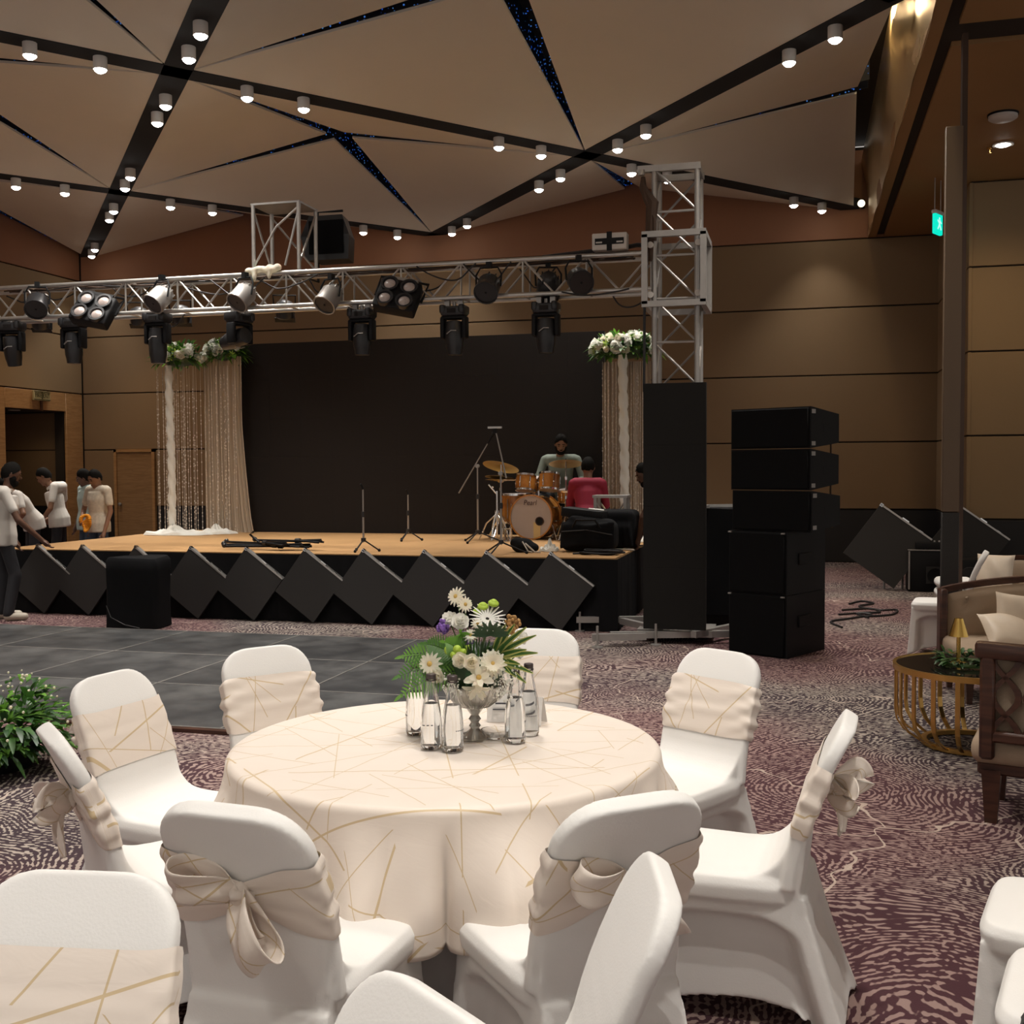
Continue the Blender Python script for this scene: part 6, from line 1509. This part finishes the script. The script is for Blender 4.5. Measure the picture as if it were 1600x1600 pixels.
def sofa(label, x, y, rz, w, group=None, name='sofa', back=.74, tuft=True):
    t = thing(name, label, 'sofa' if w > 1 else 'armchair', (x, y, 0), rz, group)
    n = 24; rows = []; rows2 = []
    # local: faces -y, left end at x = 0
    for i in range(n + 1):
        u = i / n; rise = back + .10 * math.sin(PI * u) ** .8
        rows.append([Vector((u * w, .72, rise - .045)), Vector((u * w, .67, rise - .045)), Vector((u * w, .665, rise)), Vector((u * w, .73, rise))])
    MB().loft(rows, True, True).obj('back_rail', 'dark_wood', t, smooth=False)
    for xx in (0.0, w): MB().rbox((xx, .66, back / 2 + .08), (.055, .12, back - .17), .01, k=1).obj('back_post', 'dark_wood', t)
    m = 36; k2 = 12; rows = []
    for j in range(k2 + 1):
        v = j / k2; row = []
        for i in range(m + 1):
            u = i / m; rise = back + .10 * math.sin(PI * u) ** .8 - .05
            z = lerp(.36, rise, v); puff = .05 * (math.sin(PI * v) * math.sin(PI * min(1, max(0, u)))) ** .3
            dim = 0
            if tuft:
                for (tu, tvv) in [((a + .5) / 6, .70) for a in range(6)] + [(a / 6, .45) for a in range(1, 6)]:
                    dim += .030 * math.exp(-(((u - tu) * w / .035) ** 2 + ((v - tvv) * .4 / .035) ** 2))
            row.append(Vector((.03 + u * (w - .06), .665 - puff + dim, z)))
        rows.append(row)
    MB().loft(rows, False).obj('back_upholstery', 'upholstery', t)
    if tuft:
        for a in range(6): MB().ball((.03 + (a + .5) / 6 * (w - .06), .636, .36 + .70 * (back - .3)), .012, 8, 6).obj('tuft_button', 'upholstery', t)
    MB().rbox((w / 2, .33, .33), (w + .02, .70, .13), .045, k=3).obj('seat', 'upholstery', t)
    MB().rbox((w / 2, .34, .245), (w, .66, .06), .01, k=1).obj('seat_rail', 'dark_wood', t)
    for xx in (.05, w - .05):
        for yy in (.06, .64):
            MB().loft([[Vector((xx + sx * .03, yy + sy * .03, .22)) for sx, sy in ((-1, -1), (1, -1), (1, 1), (-1, 1))], [Vector((xx + sx * .018, yy + sy * .018, 0)) for sx, sy in ((-1, -1), (1, -1), (1, 1), (-1, 1))]], True, True).obj('leg', 'dark_wood', t, smooth=False)
    return t
sofa('tufted beige sofa with dark wood frame behind the coffee table', 1.08, 8.04, .10, 1.7)
def cushion(label, x, y, z, rot, w=.42, grp='pale satin cushions on the sofa'):
    n = 16; rows = []; rows_b = []
    for j in range(n + 1):
        v = j / n * 2 - 1; r1 = []; r2 = []
        for i in range(n + 1):
            u = i / n * 2 - 1; th = .075 * ((1 - u * u) * (1 - v * v)) ** .45 * (1 + .12 * math.sin(5 * u + 3 * v)); pin = 1 - .08 * (1 - abs(u * v))
            r1.append(Vector((u * w / 2 * (1 - .09 * (1 - v * v) * 0 + .06 * abs(v) ** 3), -th, v * w / 2 * (1 + .06 * abs(u) ** 3)))); r2.append(Vector((r1[-1].x, th, r1[-1].z)))
        rows.append(r1); rows_b.append(list(reversed(r2)))
    o = MB().loft(rows, False).loft(rows_b, False).obj('cushion', 'cushion', None, True, False)
    tag(o, label, 'cushion', grp, (x, y, z)); o.rotation_euler = rot; return o
cushion('pale satin cushion leaning upright against the sofa back', 1.52, 8.50, .55, (-.35, .12, .15), .34)
cushion('pale satin cushion slouching low before the upright one on the sofa', 1.42, 8.36, .475, (-1.0, .05, .2), .34)
# armchair with a carved lattice back seen from behind
ac = thing('lattice_armchair', 'dark wood armchair with curved lattice back at the right edge, seen from behind', 'armchair', (.84, 5.62, 0), math.radians(-14))
# local: seat faces +x (away to the right), back panel at x = 0 along y ... frame spans x 0..0.62
MB().rbox((.33, .02, .335), (.72, .50, .13), .05, k=3).obj('seat', 'upholstery', ac)
MB().rbox((.33, .02, .255), (.66, .46, .06), .01, k=1).obj('seat_rail', 'dark_wood', ac)
for x, y in ((.06, -.18), (.06, .22), (.60, -.18), (.60, .22)):
    MB().loft([[Vector((x + sx * .042, y + sy * .042, .25)) for sx, sy in ((-1, -1), (1, -1), (1, 1), (-1, 1))], [Vector((x + sx * .026, y + sy * .026, 0)) for sx, sy in ((-1, -1), (1, -1), (1, 1), (-1, 1))]], True, True).obj('leg', 'dark_wood', ac, smooth=False)
by_ = -.25
MB().rbox((.045, by_, .56), (.065, .06, .50), .012, k=1).obj('back_post', 'dark_wood', ac); MB().rbox((.62, by_, .56), (.065, .06, .50), .012, k=1).obj('back_post', 'dark_wood', ac)
MB().rbox((.33, by_, .80), (.68, .07, .075), .015, (0, .03, 0), 2).obj('top_rail', 'dark_wood', ac); MB().rbox((.33, by_, .415), (.60, .05, .05), .01, k=1).obj('lower_rail', 'dark_wood', ac)
for k in range(4):
    xc = .12 + k * .14; pts = []
    for s in (-1, 1):
        b = MB(); rows = []
        for i in range(15):
            t = i / 14; z = lerp(.43, .775, t); x = xc + s * (.055 * math.sin(2 * PI * t + PI / 2) + .0)
            rows.append([Vector((x - .014, by_ - .014, z)), Vector((x + .014, by_ - .014, z)), Vector((x + .014, by_ + .014, z)), Vector((x - .014, by_ + .014, z))])
        b.loft(rows, True, True).obj('lattice_slat', 'dark_wood', ac)
MB().rbox((.33, by_ + .06, .60), (.54, .06, .36), .025, k=2).obj('back_upholstery', 'upholstery', ac)
for k, (x, y, lb) in enumerate(((1.72, 12.6, 'farther beige armchair with dark wood side beyond the sofa, left one'), (2.45, 12.3, 'farther beige armchair beyond the sofa, at the picture edge'))):
    sofa(lb, x, y, -.5, .66, 'armchairs beyond the sofa', 'armchair', .56, False)
cushion('pale cushion on the left far armchair', 1.98, 12.55, .52, (-.3, 0, -.4), .36, 'cushions on the far armchairs')
lt = thing('low_lounge_table', 'low dark wood lounge table between the far armchairs', 'table', (1.85, 11.2, 0), .2)
MB().rbox((.3, 0, .40), (1.0, .5, .04), .008, k=1).obj('tabletop', 'dark_wood', lt)
for x in (-.15, .75):
    for y in (-.2, .2): MB().box((x, y, .19), (.05, .05, .38)).obj('leg', 'dark_wood', lt, smooth=False)
